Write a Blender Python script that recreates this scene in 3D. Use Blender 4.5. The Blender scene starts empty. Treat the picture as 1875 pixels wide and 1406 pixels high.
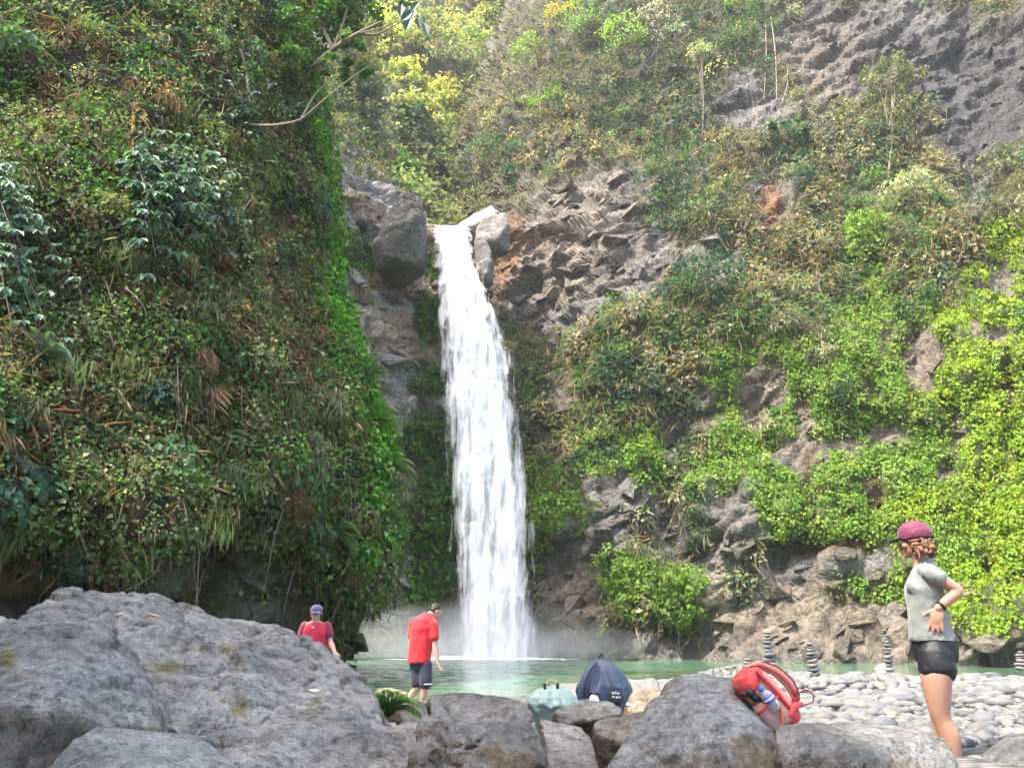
import bpy, bmesh, math, random
import numpy as np
from mathutils import Vector, Matrix

# ------------------------------------------------------------------ camera, sky, sun, exposure
scene = bpy.context.scene
R = math.radians
CAM_Z, PITCH, FPX, W0, H0 = 1.25, R(18.25), 1416.0, 1875.0, 1406.0
cam_data = bpy.data.cameras.new("camera")
cam_data.sensor_fit = 'HORIZONTAL'
cam_data.sensor_width = 36.0
cam_data.lens = 36.0 * FPX / W0
cam_data.clip_start, cam_data.clip_end = 0.05, 2000.0
cam = bpy.data.objects.new("camera", cam_data)
scene.collection.objects.link(cam)
cam.location = (0, 0, CAM_Z)
cam.rotation_euler = (math.pi / 2 + PITCH, 0, 0)
scene.camera = cam

SUN_TO = Vector((-0.40, -0.27, 0.875)).normalized()      # direction towards the sun
sun_elev = math.asin(SUN_TO.z)
sun_az = math.atan2(SUN_TO.x, SUN_TO.y)
world = bpy.data.worlds.new("World")
scene.world = world
world.use_nodes = True
wn = world.node_tree.nodes
sky = wn.new("ShaderNodeTexSky")
sky.sky_type = 'NISHITA'
sky.sun_disc = False
sky.sun_elevation = sun_elev
sky.sun_rotation = sun_az
sky.air_density, sky.dust_density, sky.ozone_density = 1.0, 5.0, 1.0
wn["Background"].inputs["Strength"].default_value = 0.15
world.node_tree.links.new(sky.outputs[0], wn["Background"].inputs["Color"])

sun_data = bpy.data.lights.new("sun", 'SUN')
sun_data.energy = 2.2
sun_data.angle = R(0.6)
sun_data.color = (1.0, 0.95, 0.86)
sun = bpy.data.objects.new("sun", sun_data)
scene.collection.objects.link(sun)
sun.rotation_euler = SUN_TO.to_track_quat('Z', 'Y').to_euler()
sun.location = (-30, 0, 90)

scene.view_settings.view_transform = 'Standard'
scene.view_settings.look = 'None'
scene.view_settings.exposure = 2.33
scene.view_settings.gamma = 1.0
scene.view_settings.use_curve_mapping = False
scene.cycles.max_bounces = 5
scene.cycles.diffuse_bounces = 3
scene.cycles.glossy_bounces = 2
scene.cycles.transmission_bounces = 4
scene.cycles.volume_bounces = 1
scene.cycles.transparent_max_bounces = 16
scene.cycles.volume_step_rate = 1.0
scene.cycles.use_denoising = True

# ------------------------------------------------------------------ helpers
COL = scene.collection
rng = np.random.default_rng(11)
random.seed(5)
CP, SP = math.cos(PITCH), math.sin(PITCH)

def unproj(px, py, D):
    """photo pixel + distance along Y -> world point(s)"""
    px, py, D = np.broadcast_arrays(np.asarray(px, float), np.asarray(py, float), np.asarray(D, float))
    xc = (px - W0 / 2) / FPX
    yc = (H0 / 2 - py) / FPX
    Y = CP - yc * SP
    Z = SP + yc * CP
    t = D / Y
    return np.stack([xc * t, D, CAM_Z + Z * t], -1)

def proj(P):
    P = np.asarray(P, float)
    x, y, z = P[..., 0], P[..., 1], P[..., 2] - CAM_Z
    f = y * CP + z * SP
    u = -y * SP + z * CP
    f = np.maximum(f, 0.05)
    return W0 / 2 + FPX * x / f, H0 / 2 - FPX * u / f

def U(px, py, D):
    return Vector(unproj(px, py, D).tolist())

def _h(ix, iy, iz, seed):
    h = (ix.astype(np.int64) * 374761393 + iy.astype(np.int64) * 668265263 + iz.astype(np.int64) * 2147483647 + seed * 974711) & 0xFFFFFFFF
    h = ((h ^ (h >> 13)) * 1274126177) & 0xFFFFFFFF
    h = ((h ^ (h >> 15)) * 2246822519) & 0xFFFFFFFF
    return ((h ^ (h >> 16)) & 0xFFFFFF) / float(0xFFFFFF)

def vnoise(P, seed=0):
    P = np.asarray(P, float)
    i = np.floor(P)
    f = P - i
    f = f * f * f * (f * (f * 6 - 15) + 10)
    i = i.astype(np.int64)
    out = 0
    for dx in (0, 1):
        wx = f[..., 0] if dx else 1 - f[..., 0]
        for dy in (0, 1):
            wy = f[..., 1] if dy else 1 - f[..., 1]
            for dz in (0, 1):
                wz = f[..., 2] if dz else 1 - f[..., 2]
                out = out + wx * wy * wz * _h(i[..., 0] + dx, i[..., 1] + dy, i[..., 2] + dz, seed)
    return out * 2 - 1

def fbm(P, octv=4, seed=0, gain=0.5, lac=2.03):
    P = np.asarray(P, float)
    a, s, tot = 1.0, 0, 0
    for k in range(octv):
        s = s + a * vnoise(P + 17.3 * k, seed + k)
        tot += a
        a *= gain
        P = P * lac
    return s / tot

def cells(P, seed=0):
    """Voronoi: nearest-cell random vector, offset from its centre, distance to cell border (F2-F1)"""
    P = np.asarray(P, float)
    i = np.floor(P).astype(np.int64)
    n = P.shape[:-1]
    f1 = np.full(n, 1e9); f2 = np.full(n, 1e9)
    rnd = np.zeros(n + (3,)); off = np.zeros(n + (3,))
    for dx in (-1, 0, 1):
        for dy in (-1, 0, 1):
            for dz in (-1, 0, 1):
                c = i + np.array([dx, dy, dz])
                j = np.stack([_h(c[..., 0], c[..., 1], c[..., 2], seed + k) for k in range(3)], -1)
                o = P - (c + j)
                d = (o * o).sum(-1)
                near = d < f1
                f2 = np.where(near, f1, np.minimum(f2, d))
                f1 = np.where(near, d, f1)
                r = np.stack([_h(c[..., 0], c[..., 1], c[..., 2], seed + 7 + k) for k in range(3)], -1)
                rnd = np.where(near[..., None], r, rnd)
                off = np.where(near[..., None], o, off)
    return rnd, off, np.sqrt(f2) - np.sqrt(f1)

def blocky(P, seed=0, tilt=1.0, r0=0.42, steep=2.2):
    """fractured-rock relief: upper envelope of flat, tilted blocks; returns height and the winning block's random triple"""
    rs = np.random.default_rng(seed)
    q = Matrix(((1, 0, 0), (0, 1, 0), (0, 0, 1)))
    a, b_, c_ = rs.uniform(-0.6, 0.6, 3)
    Rm = np.array((Matrix.Rotation(a, 3, 'X') @ Matrix.Rotation(b_, 3, 'Y') @ Matrix.Rotation(c_, 3, 'Z')))
    P = np.asarray(P, float) @ Rm.T
    i = np.floor(P).astype(np.int64)
    best = np.full(P.shape[:-1], -1e9)
    rnd = np.zeros(P.shape[:-1] + (3,))
    for dx in (-1, 0, 1):
        for dy in (-1, 0, 1):
            for dz in (-1, 0, 1):
                c = i + np.array([dx, dy, dz])
                j = np.stack([_h(c[..., 0], c[..., 1], c[..., 2], seed + k) for k in range(3)], -1)
                r = np.stack([_h(c[..., 0], c[..., 1], c[..., 2], seed + 7 + k) for k in range(3)], -1)
                o = P - (c + j)
                g = (r[..., [1, 2, 0]] - 0.5) * tilt
                cheb = np.abs(o * (0.8 + 0.5 * r)).max(-1)
                h = (r[..., 0] - 0.5) + (g * o).sum(-1) - steep * np.maximum(cheb - r0, 0)
                m = h > best
                best = np.where(m, h, best)
                rnd = np.where(m[..., None], r, rnd)
    return best, rnd

def smooth01(x):
    x = np.clip(x, 0, 1)
    return x * x * (3 - 2 * x)

def ell(px, py, spec, soft=0.35, wob=None):
    """soft union of ellipses (cx, cy, rx, ry) in the photo's pixels"""
    out = np.zeros(np.shape(px))
    for s in spec:
        d = np.sqrt(((px - s[0]) / s[2]) ** 2 + ((py - s[1]) / s[3]) ** 2)
        if wob is not None:
            d = d + wob
        out = np.maximum(out, smooth01((1 + soft - d) / (2 * soft)))
    return out

def make_mesh(name, verts, faces, col=None, smooth=True, uv=None, extra=None):
    """faces: (n,3) or (n,4) int array; col: (nverts,3)"""
    verts = np.asarray(verts, np.float32).reshape(-1, 3)
    faces = np.asarray(faces, np.int32)
    me = bpy.data.meshes.new(name)
    nv, nf, k = len(verts), len(faces), faces.shape[1]
    me.vertices.add(nv)
    me.vertices.foreach_set("co", verts.ravel())
    me.loops.add(nf * k)
    me.loops.foreach_set("vertex_index", faces.ravel())
    me.polygons.add(nf)
    me.polygons.foreach_set("loop_start", np.arange(0, nf * k, k, dtype=np.int32))
    me.polygons.foreach_set("use_smooth", np.full(nf, smooth))
    me.update(calc_edges=True)
    if col is not None:
        a = me.attributes.new("col", 'FLOAT_COLOR', 'POINT')
        c = np.ones((nv, 4), np.float32)
        c[:, :3] = np.asarray(col).reshape(-1, 3)
        a.data.foreach_set("color", c.ravel())
    for nm, val in (extra or {}).items():
        a = me.attributes.new(nm, 'FLOAT', 'POINT')
        a.data.foreach_set("value", np.asarray(val, np.float32).ravel())
    return me

def grid_faces(nr, nc):
    i = np.arange(nr * nc).reshape(nr, nc)
    return np.stack([i[:-1, :-1], i[1:, :-1], i[1:, 1:], i[:-1, 1:]], -1).reshape(-1, 4)

def link(name, me, mat=None, parent=None, loc=None, **props):
    o = bpy.data.objects.new(name, me)
    COL.objects.link(o)
    if mat is not None and me is not None and not len(me.materials):
        me.materials.append(mat)
    if parent is not None:
        o.parent = parent
    if loc is not None:
        o.location = loc
    for k, v in props.items():
        o[k] = v
    return o

def thing(name, label, cat, loc=(0, 0, 0), group=None):
    o = bpy.data.objects.new(name, None)
    COL.objects.link(o)
    o.empty_display_size = 0.1
    o.location = loc
    o["label"] = label
    o["category"] = cat
    if group:
        o["group"] = group
    return o

# ------------------------------------------------------------------ materials
class NT:
    def __init__(self, name):
        self.m = bpy.data.materials.new(name)
        self.m.use_nodes = True
        self.n = self.m.node_tree.nodes
        self.l = self.m.node_tree.links
        self.b = self.n["Principled BSDF"]
        self.out = self.n["Material Output"]
    def add(self, t, **kw):
        x = self.n.new(t)
        for k, v in kw.items():
            if k.startswith("i_"):
                x.inputs[k[2:].replace("_", " ")].default_value = v
            else:
                setattr(x, k, v)
        return x
    def link(self, a, b):
        self.l.new(a, b)
    def coord(self, scale=(1, 1, 1), rot=(0, 0, 0), kind="Object"):
        if kind == "World":
            src = self.add("ShaderNodeNewGeometry").outputs["Position"]
        else:
            src = self.add("ShaderNodeTexCoord").outputs[kind]
        mp = self.add("ShaderNodeMapping")
        mp.inputs["Scale"].default_value = scale
        mp.inputs["Rotation"].default_value = rot
        self.link(src, mp.inputs["Vector"])
        return mp.outputs[0]
    def noise(self, vec, scale, detail=5, rough=0.55, dist=0.0):
        x = self.add("ShaderNodeTexNoise")
        x.inputs["Scale"].default_value = scale
        x.inputs["Detail"].default_value = detail
        x.inputs["Roughness"].default_value = rough
        x.inputs["Distortion"].default_value = dist
        self.link(vec, x.inputs["Vector"])
        return x.outputs["Fac"]
    def voro(self, vec, scale, feature='F1', out="Distance"):
        x = self.add("ShaderNodeTexVoronoi", feature=feature)
        x.inputs["Scale"].default_value = scale
        self.link(vec, x.inputs["Vector"])
        return x.outputs[out]
    def ramp(self, fac, stops):
        x = self.add("ShaderNodeValToRGB")
        e = x.color_ramp.elements
        while len(e) < len(stops):
            e.new(0.5)
        for k, (p, c) in enumerate(stops):
            e[k].position = p
            e[k].color = (c, c, c, 1) if isinstance(c, (int, float)) else (*c, 1)
        self.link(fac, x.inputs[0])
        return x.outputs[0]
    def mix(self, fac, a, b, mode='MIX'):
        x = self.add("ShaderNodeMix", data_type='RGBA', blend_type=mode)
        for idx, v in ((0, fac), (6, a), (7, b)):
            if isinstance(v, bpy.types.NodeSocket):
                self.link(v, x.inputs[idx])
            elif isinstance(v, (int, float)):
                x.inputs[idx].default_value = v if idx == 0 else (v, v, v, 1)
            else:
                x.inputs[idx].default_value = (*v, 1)
        return x.outputs[2]
    def math(self, op, a, b=0.5):
        x = self.add("ShaderNodeMath", operation=op)
        for k, v in ((0, a), (1, b)):
            if isinstance(v, bpy.types.NodeSocket):
                self.link(v, x.inputs[k])
            else:
                x.inputs[k].default_value = v
        return x.outputs[0]
    def bump(self, height, strength=0.5, dist=0.05, normal=None):
        x = self.add("ShaderNodeBump")
        x.inputs["Strength"].default_value = strength
        x.inputs["Distance"].default_value = dist
        self.link(height, x.inputs["Height"])
        if normal is not None:
            self.link(normal, x.inputs["Normal"])
        return x.outputs[0]
    def attr(self, name, out="Color"):
        return self.add("ShaderNodeAttribute", attribute_name=name).outputs[out]
    def set(self, **kw):
        for k, v in kw.items():
            s = self.b.inputs[k.replace("_", " ")]
            if isinstance(v, bpy.types.NodeSocket):
                self.link(v, s)
            elif isinstance(v, tuple) and len(v) == 3:
                s.default_value = (*v, 1)
            else:
                s.default_value = v

def plain(name, col, rough=0.7, var=0.12, scale=14.0, bump=0.15, bscale=60.0, spec=0.4, sheen=0.0, trans=0.0):
    t = NT(name)
    v = t.coord()
    f = t.noise(v, scale, 4)
    c = t.mix(f, tuple(x * (1 - var) for x in col), tuple(min(1, x * (1 + var)) for x in col))
    t.set(Base_Color=c, Roughness=rough, Specular_IOR_Level=spec)
    if bump:
        t.set(Normal=t.bump(t.noise(v, bscale, 3), bump, 0.01))
    if sheen:
        t.set(Sheen_Weight=sheen)
    if trans:
        t.set(Transmission_Weight=trans)
    return t.m

def leaf_material(name, rough=0.62, trans=0.38, spec=0.16, boost=1.0):
    """leaf colour comes from the leaf itself ("col"), with fine mottling; part of the light passes through"""
    t = NT(name)
    c = t.attr("col")
    v = t.coord(kind="World")
    f = t.noise(v, 9.0, 2)
    c = t.mix(1.0, c, t.ramp(f, [(0.3, 0.82), (0.7, 1.12)]), 'MULTIPLY')
    t.set(Base_Color=c, Roughness=rough, Specular_IOR_Level=spec)
    tr = t.add("ShaderNodeBsdfTranslucent")
    t.link(t.mix(1.0, c, (1.15 * boost, 1.25 * boost, 0.6 * boost), 'MULTIPLY'), tr.inputs["Color"])
    ms = t.add("ShaderNodeMixShader")
    ms.inputs[0].default_value = trans
    t.link(t.b.outputs[0], ms.inputs[1])
    t.link(tr.outputs[0], ms.inputs[2])
    t.link(ms.outputs[0], t.out.inputs["Surface"])
    return t.m

def cliff_material(name, scale=1.0):
    t = NT(name)
    v = t.coord(kind="World")
    c = t.attr("col")
    n1 = t.noise(v, 0.5 * scale, 6, 0.6)
    n2 = t.noise(v, 3.5 * scale, 6, 0.65)
    n3 = t.noise(t.coord(scale=(1, 1, 0.18), kind="World"), 1.6 * scale, 5)      # water streaks
    c = t.mix(1.0, c, t.ramp(n1, [(0.3, 0.7), (0.7, 1.25)]), 'MULTIPLY')
    c = t.mix(0.8, c, t.ramp(n2, [(0.34, 0.42), (0.52, 1.0), (0.68, 1.35)]), 'MULTIPLY')
    c = t.mix(0.5, c, t.ramp(n3, [(0.35, 0.55), (0.6, 1.1)]), 'MULTIPLY')
    vd = t.add("ShaderNodeVectorMath", operation='ADD')
    t.link(v, vd.inputs[0])
    nz = t.add("ShaderNodeTexNoise"); nz.inputs["Scale"].default_value = 1.2 * scale
    t.link(v, nz.inputs["Vector"])
    t.link(nz.outputs["Color"], vd.inputs[1])
    cr = t.voro(vd.outputs[0], 1.1 * scale, 'DISTANCE_TO_EDGE')
    crack = t.ramp(cr, [(0.0, 0.45), (0.045, 1.0)])
    c = t.mix(0.4, c, crack, 'MULTIPLY')
    h = t.math('ADD', t.math('MULTIPLY', n2, 0.7), t.math('MULTIPLY', t.ramp(cr, [(0, 0.0), (0.07, 1.0)]), 0.15))
    h2 = t.noise(v, 12 * scale, 5, 0.7)
    nb = t.bump(h, 1.0, 0.5 / scale)
    nb = t.bump(h2, 0.7, 0.12 / scale, nb)
    t.set(Base_Color=c, Roughness=0.75, Specular_IOR_Level=0.35, Normal=nb)
    return t.m

M = {}
M['cliff'] = cliff_material('cliff_rock', 1.0)
M['cliff_near'] = cliff_material('cliff_rock_near', 2.2)
M['leaf'] = leaf_material('leaf')
M['leaf_wax'] = leaf_material('leaf_waxy', rough=0.5, trans=0.28, spec=0.28)
def spl(x, xs, ys):
    return np.interp(x, xs, ys)

# ------------------------------------------------------------------ ground under the water, the gravel bar and the boulders
SHX = [-200, -12, -6, -3, -1, 0.3, 1.2, 4, 7.2, 9, 17, 30, 200]
SHY = [9, 9, 12, 14, 14.5, 16.5, 20.5, 24.5, 30, 29, 27, 22, 18]
def shore(x):
    return np.interp(x, SHX, SHY)
def ground_z(x, y):
    x = np.asarray(x, float); y = np.asarray(y, float)
    d = shore(x) - y
    z = np.where(d > 0, 0.032 * d, np.maximum(0.075 * d, -1.6))
    z = np.minimum(z, 0.62)
    z = z - 0.62 * np.exp(-(((x - 6.1) / 1.15) ** 2 + ((y - 14.3) / 1.0) ** 2))
    z = z + 0.30 * np.exp(-(((x - 7.7) / 1.3) ** 2 + ((y - 27.0) / 1.6) ** 2))
    P = np.stack([x, y, x * 0], -1)
    return z + 0.05 * fbm(P * 0.7, 3, 3)

gx = np.concatenate([np.linspace(-160, -16, 20), np.linspace(-15, 35, 260), np.linspace(36, 160, 20)])
gy = np.concatenate([np.linspace(-30, 0, 10), np.linspace(0.5, 40, 220), np.linspace(41, 220, 30)])
GX, GY = np.meshgrid(gx, gy)
GZ = ground_z(GX, GY)
t = NT('river_gravel')
v = t.coord(kind="World")
vd = t.voro(v, 9.0)
vc = t.voro(v, 9.0, 'F1', "Color")
c = t.mix(t.ramp(vc, [(0, 0.0), (1, 1.0)]), (0.09, 0.09, 0.085), (0.22, 0.215, 0.20))
c = t.mix(1.0, c, t.ramp(vd, [(0.3, 1.0), (0.75, 0.35)]), 'MULTIPLY')
t.set(Base_Color=c, Roughness=0.8, Normal=t.bump(t.ramp(vd, [(0, 1.0), (0.8, 0.0)]), 1.0, 0.06))
M['gravel'] = t.m
me = make_mesh("ground", np.stack([GX, GY, GZ], -1), grid_faces(len(gy), len(gx))[:, ::-1])
ground = link("ground", me, M['gravel'], kind="structure")

# ------------------------------------------------------------------ pool
wx = np.concatenate([np.linspace(-60, -13, 12), np.linspace(-12, 34, 240), np.linspace(35, 70, 10)])
wy = np.concatenate([np.linspace(6, 11, 6), np.linspace(11.2, 63, 330)])
WX, WY = np.meshgrid(wx, wy)
# ripples spread from the foot of the falls and die out towards the right-hand arm
FALL = np.array([-1.9, 58.0])
rd = np.hypot(WX - FALL[0], WY - FALL[1])
calm = smooth01((14 - WX) / 12) * 0.8 + 0.2
Pw = np.stack([WX * 1.0, WY * 0.8, WX * 0], -1)
rip = 0.035 * fbm(Pw * 1.9, 3, 21) + 0.03 * fbm(Pw * np.array([3.6, 3.0, 1]), 2, 25)
WZ = rip * calm * (0.5 + 0.5 * smooth01((60 - rd) / 40))
WZ = WZ + 0.10 * np.exp(-(rd / 5) ** 2) * (1 + fbm(Pw * 3, 2, 5))
dep = np.clip((WZ * 0 - ground_z(WX, WY)) / 0.75, 0, 1)
foam = np.exp(-(np.hypot((WX - FALL[0]) / 1.5, WY - FALL[1] + 2.0) / 5.5) ** 2)
t = NT('pool_water')
v = t.coord(kind="World")
d = t.attr("depth", "Fac")
deepc = t.mix(t.noise(v, 0.12, 2), (0.070, 0.165, 0.090), (0.100, 0.205, 0.115))
col = t.mix(t.ramp(d, [(0.15, 0.0), (0.9, 1.0)]), (0.12, 0.14, 0.075), deepc)
ff = t.math('ADD', t.attr("foam", "Fac"), t.math('MULTIPLY', t.math('SUBTRACT', t.noise(v, 2.2, 5, 0.7), 0.5), 1.1))
fo = t.ramp(ff, [(0.35, 0.0), (0.7, 1.0)])
col = t.mix(fo, col, (0.8, 0.84, 0.85))
nb = t.bump(t.noise(t.coord(scale=(1, 0.75, 1), kind="World"), 5.0, 3, 0.55), 0.25, 0.06)
t.set(Base_Color=col, Roughness=t.ramp(fo, [(0, 0.07), (1, 0.7)]), IOR=1.33, Specular_IOR_Level=0.5, Normal=nb)
tp = t.add("ShaderNodeBsdfTransparent")
tp.inputs[0].default_value = (0.80, 0.88, 0.72, 1)
ms = t.add("ShaderNodeMixShader")
t.link(t.ramp(d, [(0.0, 0.5), (0.35, 1.0)]), ms.inputs[0])
t.link(tp.outputs[0], ms.inputs[1]); t.link(t.b.outputs[0], ms.inputs[2])
t.link(ms.outputs[0], t.out.inputs["Surface"])
M['water'] = t.m
me = make_mesh("pool_water", np.stack([WX, WY, WZ], -1), grid_faces(len(wy), len(wx))[:, ::-1], extra={"depth": dep, "foam": foam})
link("pool_water", me, M['water'], kind="structure")

# ------------------------------------------------------------------ cliffs (controlled by photo position + real distance)

def smooth_grid(A, k):
    for _ in range(k):
        B = A.copy()
        B[1:-1, 1:-1] = (A[:-2, 1:-1] + A[2:, 1:-1] + A[1:-1, :-2] + A[1:-1, 2:] + 4 * A[1:-1, 1:-1]) / 8
        B[0, 1:-1] = (A[0, :-2] + A[0, 2:] + 2 * A[0, 1:-1]) / 4
        B[-1, 1:-1] = (A[-1, :-2] + A[-1, 2:] + 2 * A[-1, 1:-1]) / 4
        A = B
    return A

def grid_normals(P):
    du = np.gradient(P, axis=1); dv = np.gradient(P, axis=0)
    n = np.cross(du, dv)
    n /= np.linalg.norm(n, axis=-1, keepdims=True) + 1e-9
    to = np.array([0, 0, CAM_Z]) - P
    return n

# --- right-hand wall, from behind the falls to beyond the right of the frame
RY = np.concatenate([np.linspace(-170, -20, 50), np.linspace(-15, 1226, 330)])
XLEFT = spl(RY, [-420, -100, 0, 100, 200, 300, 380, 412, 440, 1226], [1040, 960, 925, 880, 842, 818, 832, 860, 700, 700])
uR = np.linspace(0, 1, 400)
PX = XLEFT[:, None] + (2350 - XLEFT)[:, None] * uR[None]
PY = RY[:, None] * np.ones((1, 400))
Db = spl(PX, [700, 900, 975, 1100, 1300, 1500, 1700, 1875, 2350], [62, 61, 59.5, 55, 50.5, 47.5, 44.5, 41, 30])
Sb = spl(PY, [-420, -200, 0, 150, 300, 420, 500, 700, 900, 1060, 1120, 1226], [60, 38, 26, 20.5, 15, 10.5, 8, 4.6, 2.2, 0.4, -0.6, -3.2])
DR = Db + Sb
gor = smooth01((455 - PY) / 90)                       # the gorge above the lip bends back
DR = DR + gor * np.clip((XLEFT[:, None] + 150 - PX) / 150, 0, 1) ** 1.6 * 14 + gor * smooth01(1 - uR[None] / 0.02) * 30
for (cx, cy, rx, ry, dd) in [
    (1040, 940, 120, 60, -1.6), (1120, 900, 70, 120, -1.2), (1250, 1150, 55, 45, 3.2), (1200, 1000, 60, 60, 0.9),
    (1340, 960, 60, 90, -1.4), (1480, 900, 130, 60, -1.6), (1450, 1010, 60, 40, 1.4), (1550, 1040, 120, 40, -1.0),
    (1800, 1160, 90, 45, -2.6), (1690, 1170, 25, 60, 1.4), (1280, 740, 40, 60, -1.4),
    (1150, 600, 120, 120, -1.5), (1100, 440, 120, 60, -1.5), (1240, 420, 70, 70, 2.0), (1250, 250, 90, 90, 2.2),
    (1420, 380, 120, 60, -2.0), (1600, 330, 90, 60, 1.2), (1680, 420, 120, 50, -2.0), (1800, 180, 120, 120, 3.5),
    (1500, 640, 160, 60, -1.5), (1620, 720, 120, 60, -1.3), (1640, 690, 70, 18, 0.8), (1400, 560, 160, 60, -1.0),
    (1170, 1060, 60, 70, -1.2), (1060, 1050, 90, 60, 0.8), (1820, 650, 100, 100, -1.5), (1000, 600, 60, 120, 0.8)]:
    DR = DR + dd * np.exp(-(((PX - cx) / rx) ** 2 + ((PY - cy) / ry) ** 2))
PR = unproj(PX, PY, DR)

WOB = fbm(np.stack([PX, PY, PX * 0], -1) / 55.0, 4, 40) * 0.45
# bare rock: fractured stone by the lip, the shale face at the top, the banded foot of the wall, gaps in the creeper
ROCK = [(1060, 430, 150, 130), (1180, 480, 60, 60), (960, 460, 60, 90), (1560, 100, 130, 110), (1800, 170, 150, 150), (1640, 60, 120, 80),
        (1380, 190, 60, 40), (1100, 1000, 90, 70), (1130, 900, 70, 45), (1220, 960, 45, 90), (1340, 970, 60, 80), (1300, 1050, 80, 60),
        (1450, 1040, 90, 70), (1290, 740, 35, 45), (1230, 800, 25, 45), (1560, 1030, 110, 50), (1040, 720, 22, 60), (1020, 820, 30, 22),
        (1400, 720, 38, 50), (1462, 825, 65, 24), (1475, 770, 22, 42), (1545, 820, 30, 20), (1830, 520, 26, 45), (1480, 900, 13, 55), (1600, 900, 24, 40),
        (1690, 655, 34, 48), (1612, 620, 14, 20), (1748, 780, 15, 40), (1850, 740, 11, 90), (1760, 850, 22, 14), (1815, 610, 32, 22),
        (1590, 720, 18, 14), (1620, 800, 30, 18), (1735, 870, 18, 20), (1800, 350, 50, 40), (1410, 370, 26, 60), (1300, 480, 60, 34),
        (1060, 560, 70, 45), (1000, 620, 22, 50), (960, 560, 26, 50), (1820, 1060, 18, 30), (1150, 1060, 60, 40), (1050, 1090, 80, 60)]
ROCK = [(a, b, c * 1.3, d * 1.3) if c < 70 and a > 1350 else (a, b, c, d) for (a, b, c, d) in ROCK]
rock = ell(PX, PY, ROCK, 0.3, WOB)
foot = smooth01((PY - (1105 + 35 * np.sin(PX / 130.0) - 20 * np.exp(-((PX - 1560) / 120) ** 2)) + WOB * 30) / 30)
veg_foot = ell(PX, PY, [(1235, 1090, 55, 48), (1160, 1055, 45, 50), (1185, 1110, 26, 30), (1560, 1075, 40, 16)], 0.3, WOB)
rockR = np.clip(np.maximum(rock, foot) * (1 - veg_foot), 0, 1)
# relief
nrmR = grid_normals(PR)
if (nrmR[200, 200] @ (np.array([0, 0, 1.25]) - PR[200, 200])) < 0:
    nrmR = -nrmR
def strata(P, ang, sc):
    """coordinates along tilted rock beds"""
    ca, sa = math.cos(ang), math.sin(ang)
    return np.stack([(P[..., 0] * ca + P[..., 2] * sa) * sc[0], P[..., 1] * sc[1], (-P[..., 0] * sa + P[..., 2] * ca) * sc[2]], -1)
b1, r1 = blocky(strata(PR, 0.5, (0.24, 0.32, 0.62)), 3, 0.7)
b2, r2 = blocky(strata(PR, 0.5, (0.7, 0.9, 1.9)) + fbm(PR * 0.6, 2, 8)[..., None] * 0.25, 9, 0.7)
b3, r3 = blocky(PR * 3.1, 14, 0.8)
soft = fbm(PR * 0.28, 4, 50) * 1.5
bush = np.abs(fbm(PR * 0.75, 3, 61)) * 1.4
disp = soft * (1 - 0.5 * rockR) + rockR * (b1 * 1.2 + b2 * 0.40 - 0.4) + (1 - rockR) * (b1 * 0.5 + bush)
PRd = PR + nrmR * disp[..., None]
# natural colours of the rock, plus overhang shade put into the shale face
shade = np.clip(0.5 + r2[..., 0] * 0.5 + 0.3 * (r1[..., 1] - 0.5), 0, 1)[..., None]
grey = np.array([0.085, 0.082, 0.080]) * (1 - shade) + np.array([0.20, 0.19, 0.175]) * shade
tan = np.array([0.13, 0.105, 0.078]) * (1 - shade) + np.array([0.27, 0.22, 0.17]) * shade
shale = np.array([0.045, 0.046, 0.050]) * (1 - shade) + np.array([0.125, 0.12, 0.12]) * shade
soil = np.array([0.13, 0.075, 0.042])
rust = np.array([0.30, 0.15, 0.065])
def ml(a, b, m):
    return a * (1 - m[..., None]) + b * m[..., None]
tanm = np.clip(ell(PX, PY, [(1030, 420, 120, 110), (1600, 1130, 330, 70), (1040, 760, 40, 120), (1420, 740, 150, 80), (1700, 680, 260, 220), (1150, 1090, 140, 60), (1540, 130, 100, 90)], 0.6, WOB) + 0.25 * r1[..., 2], 0, 1)
colR = ml(grey, tan, tanm)
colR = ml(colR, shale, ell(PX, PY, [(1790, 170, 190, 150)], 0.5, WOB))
colR = ml(colR, soil * np.ones_like(colR), ell(PX, PY, [(1480, 910, 22, 70), (1600, 905, 30, 46), (1410, 370, 26, 70), (1530, 990, 90, 30), (1460, 960, 40, 30)], 0.4, WOB))
colR = ml(colR, rust * np.ones_like(colR), ell(PX, PY, [(930, 440, 22, 60), (915, 500, 12, 50), (1410, 360, 12, 40)], 0.5, WOB) * 0.8)
colR = colR * (0.88 - 0.36 * ell(PX, PY, [(1790, 170, 190, 150), (1560, 90, 130, 100)], 0.5, WOB))[..., None]  # top-right shale darkened further: shade of the overhang put into its colour
earth = np.array([0.075, 0.07, 0.04]) * (0.7 + 0.6 * shade)
moss_z = ell(PX, PY, [(1400, 690, 130, 90), (1500, 800, 220, 180), (1600, 600, 120, 220), (1750, 850, 260, 300), (1040, 930, 90, 45), (1200, 1080, 100, 60), (1420, 900, 160, 100)], 0.4, WOB)
earth = ml(earth, np.array([0.12, 0.165, 0.03]) * np.ones_like(earth), moss_z * 0.85)      # moss carpet under the creeper
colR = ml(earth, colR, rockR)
def wall(name, P, col, mat):
    f = grid_faces(P.shape[0], P.shape[1])
    me = make_mesh(name, P, f, col, smooth=False)
    return link(name, me, M[mat], kind="structure")
right_cliff = wall("cliff_right", PRd, colR, 'cliff')

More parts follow.
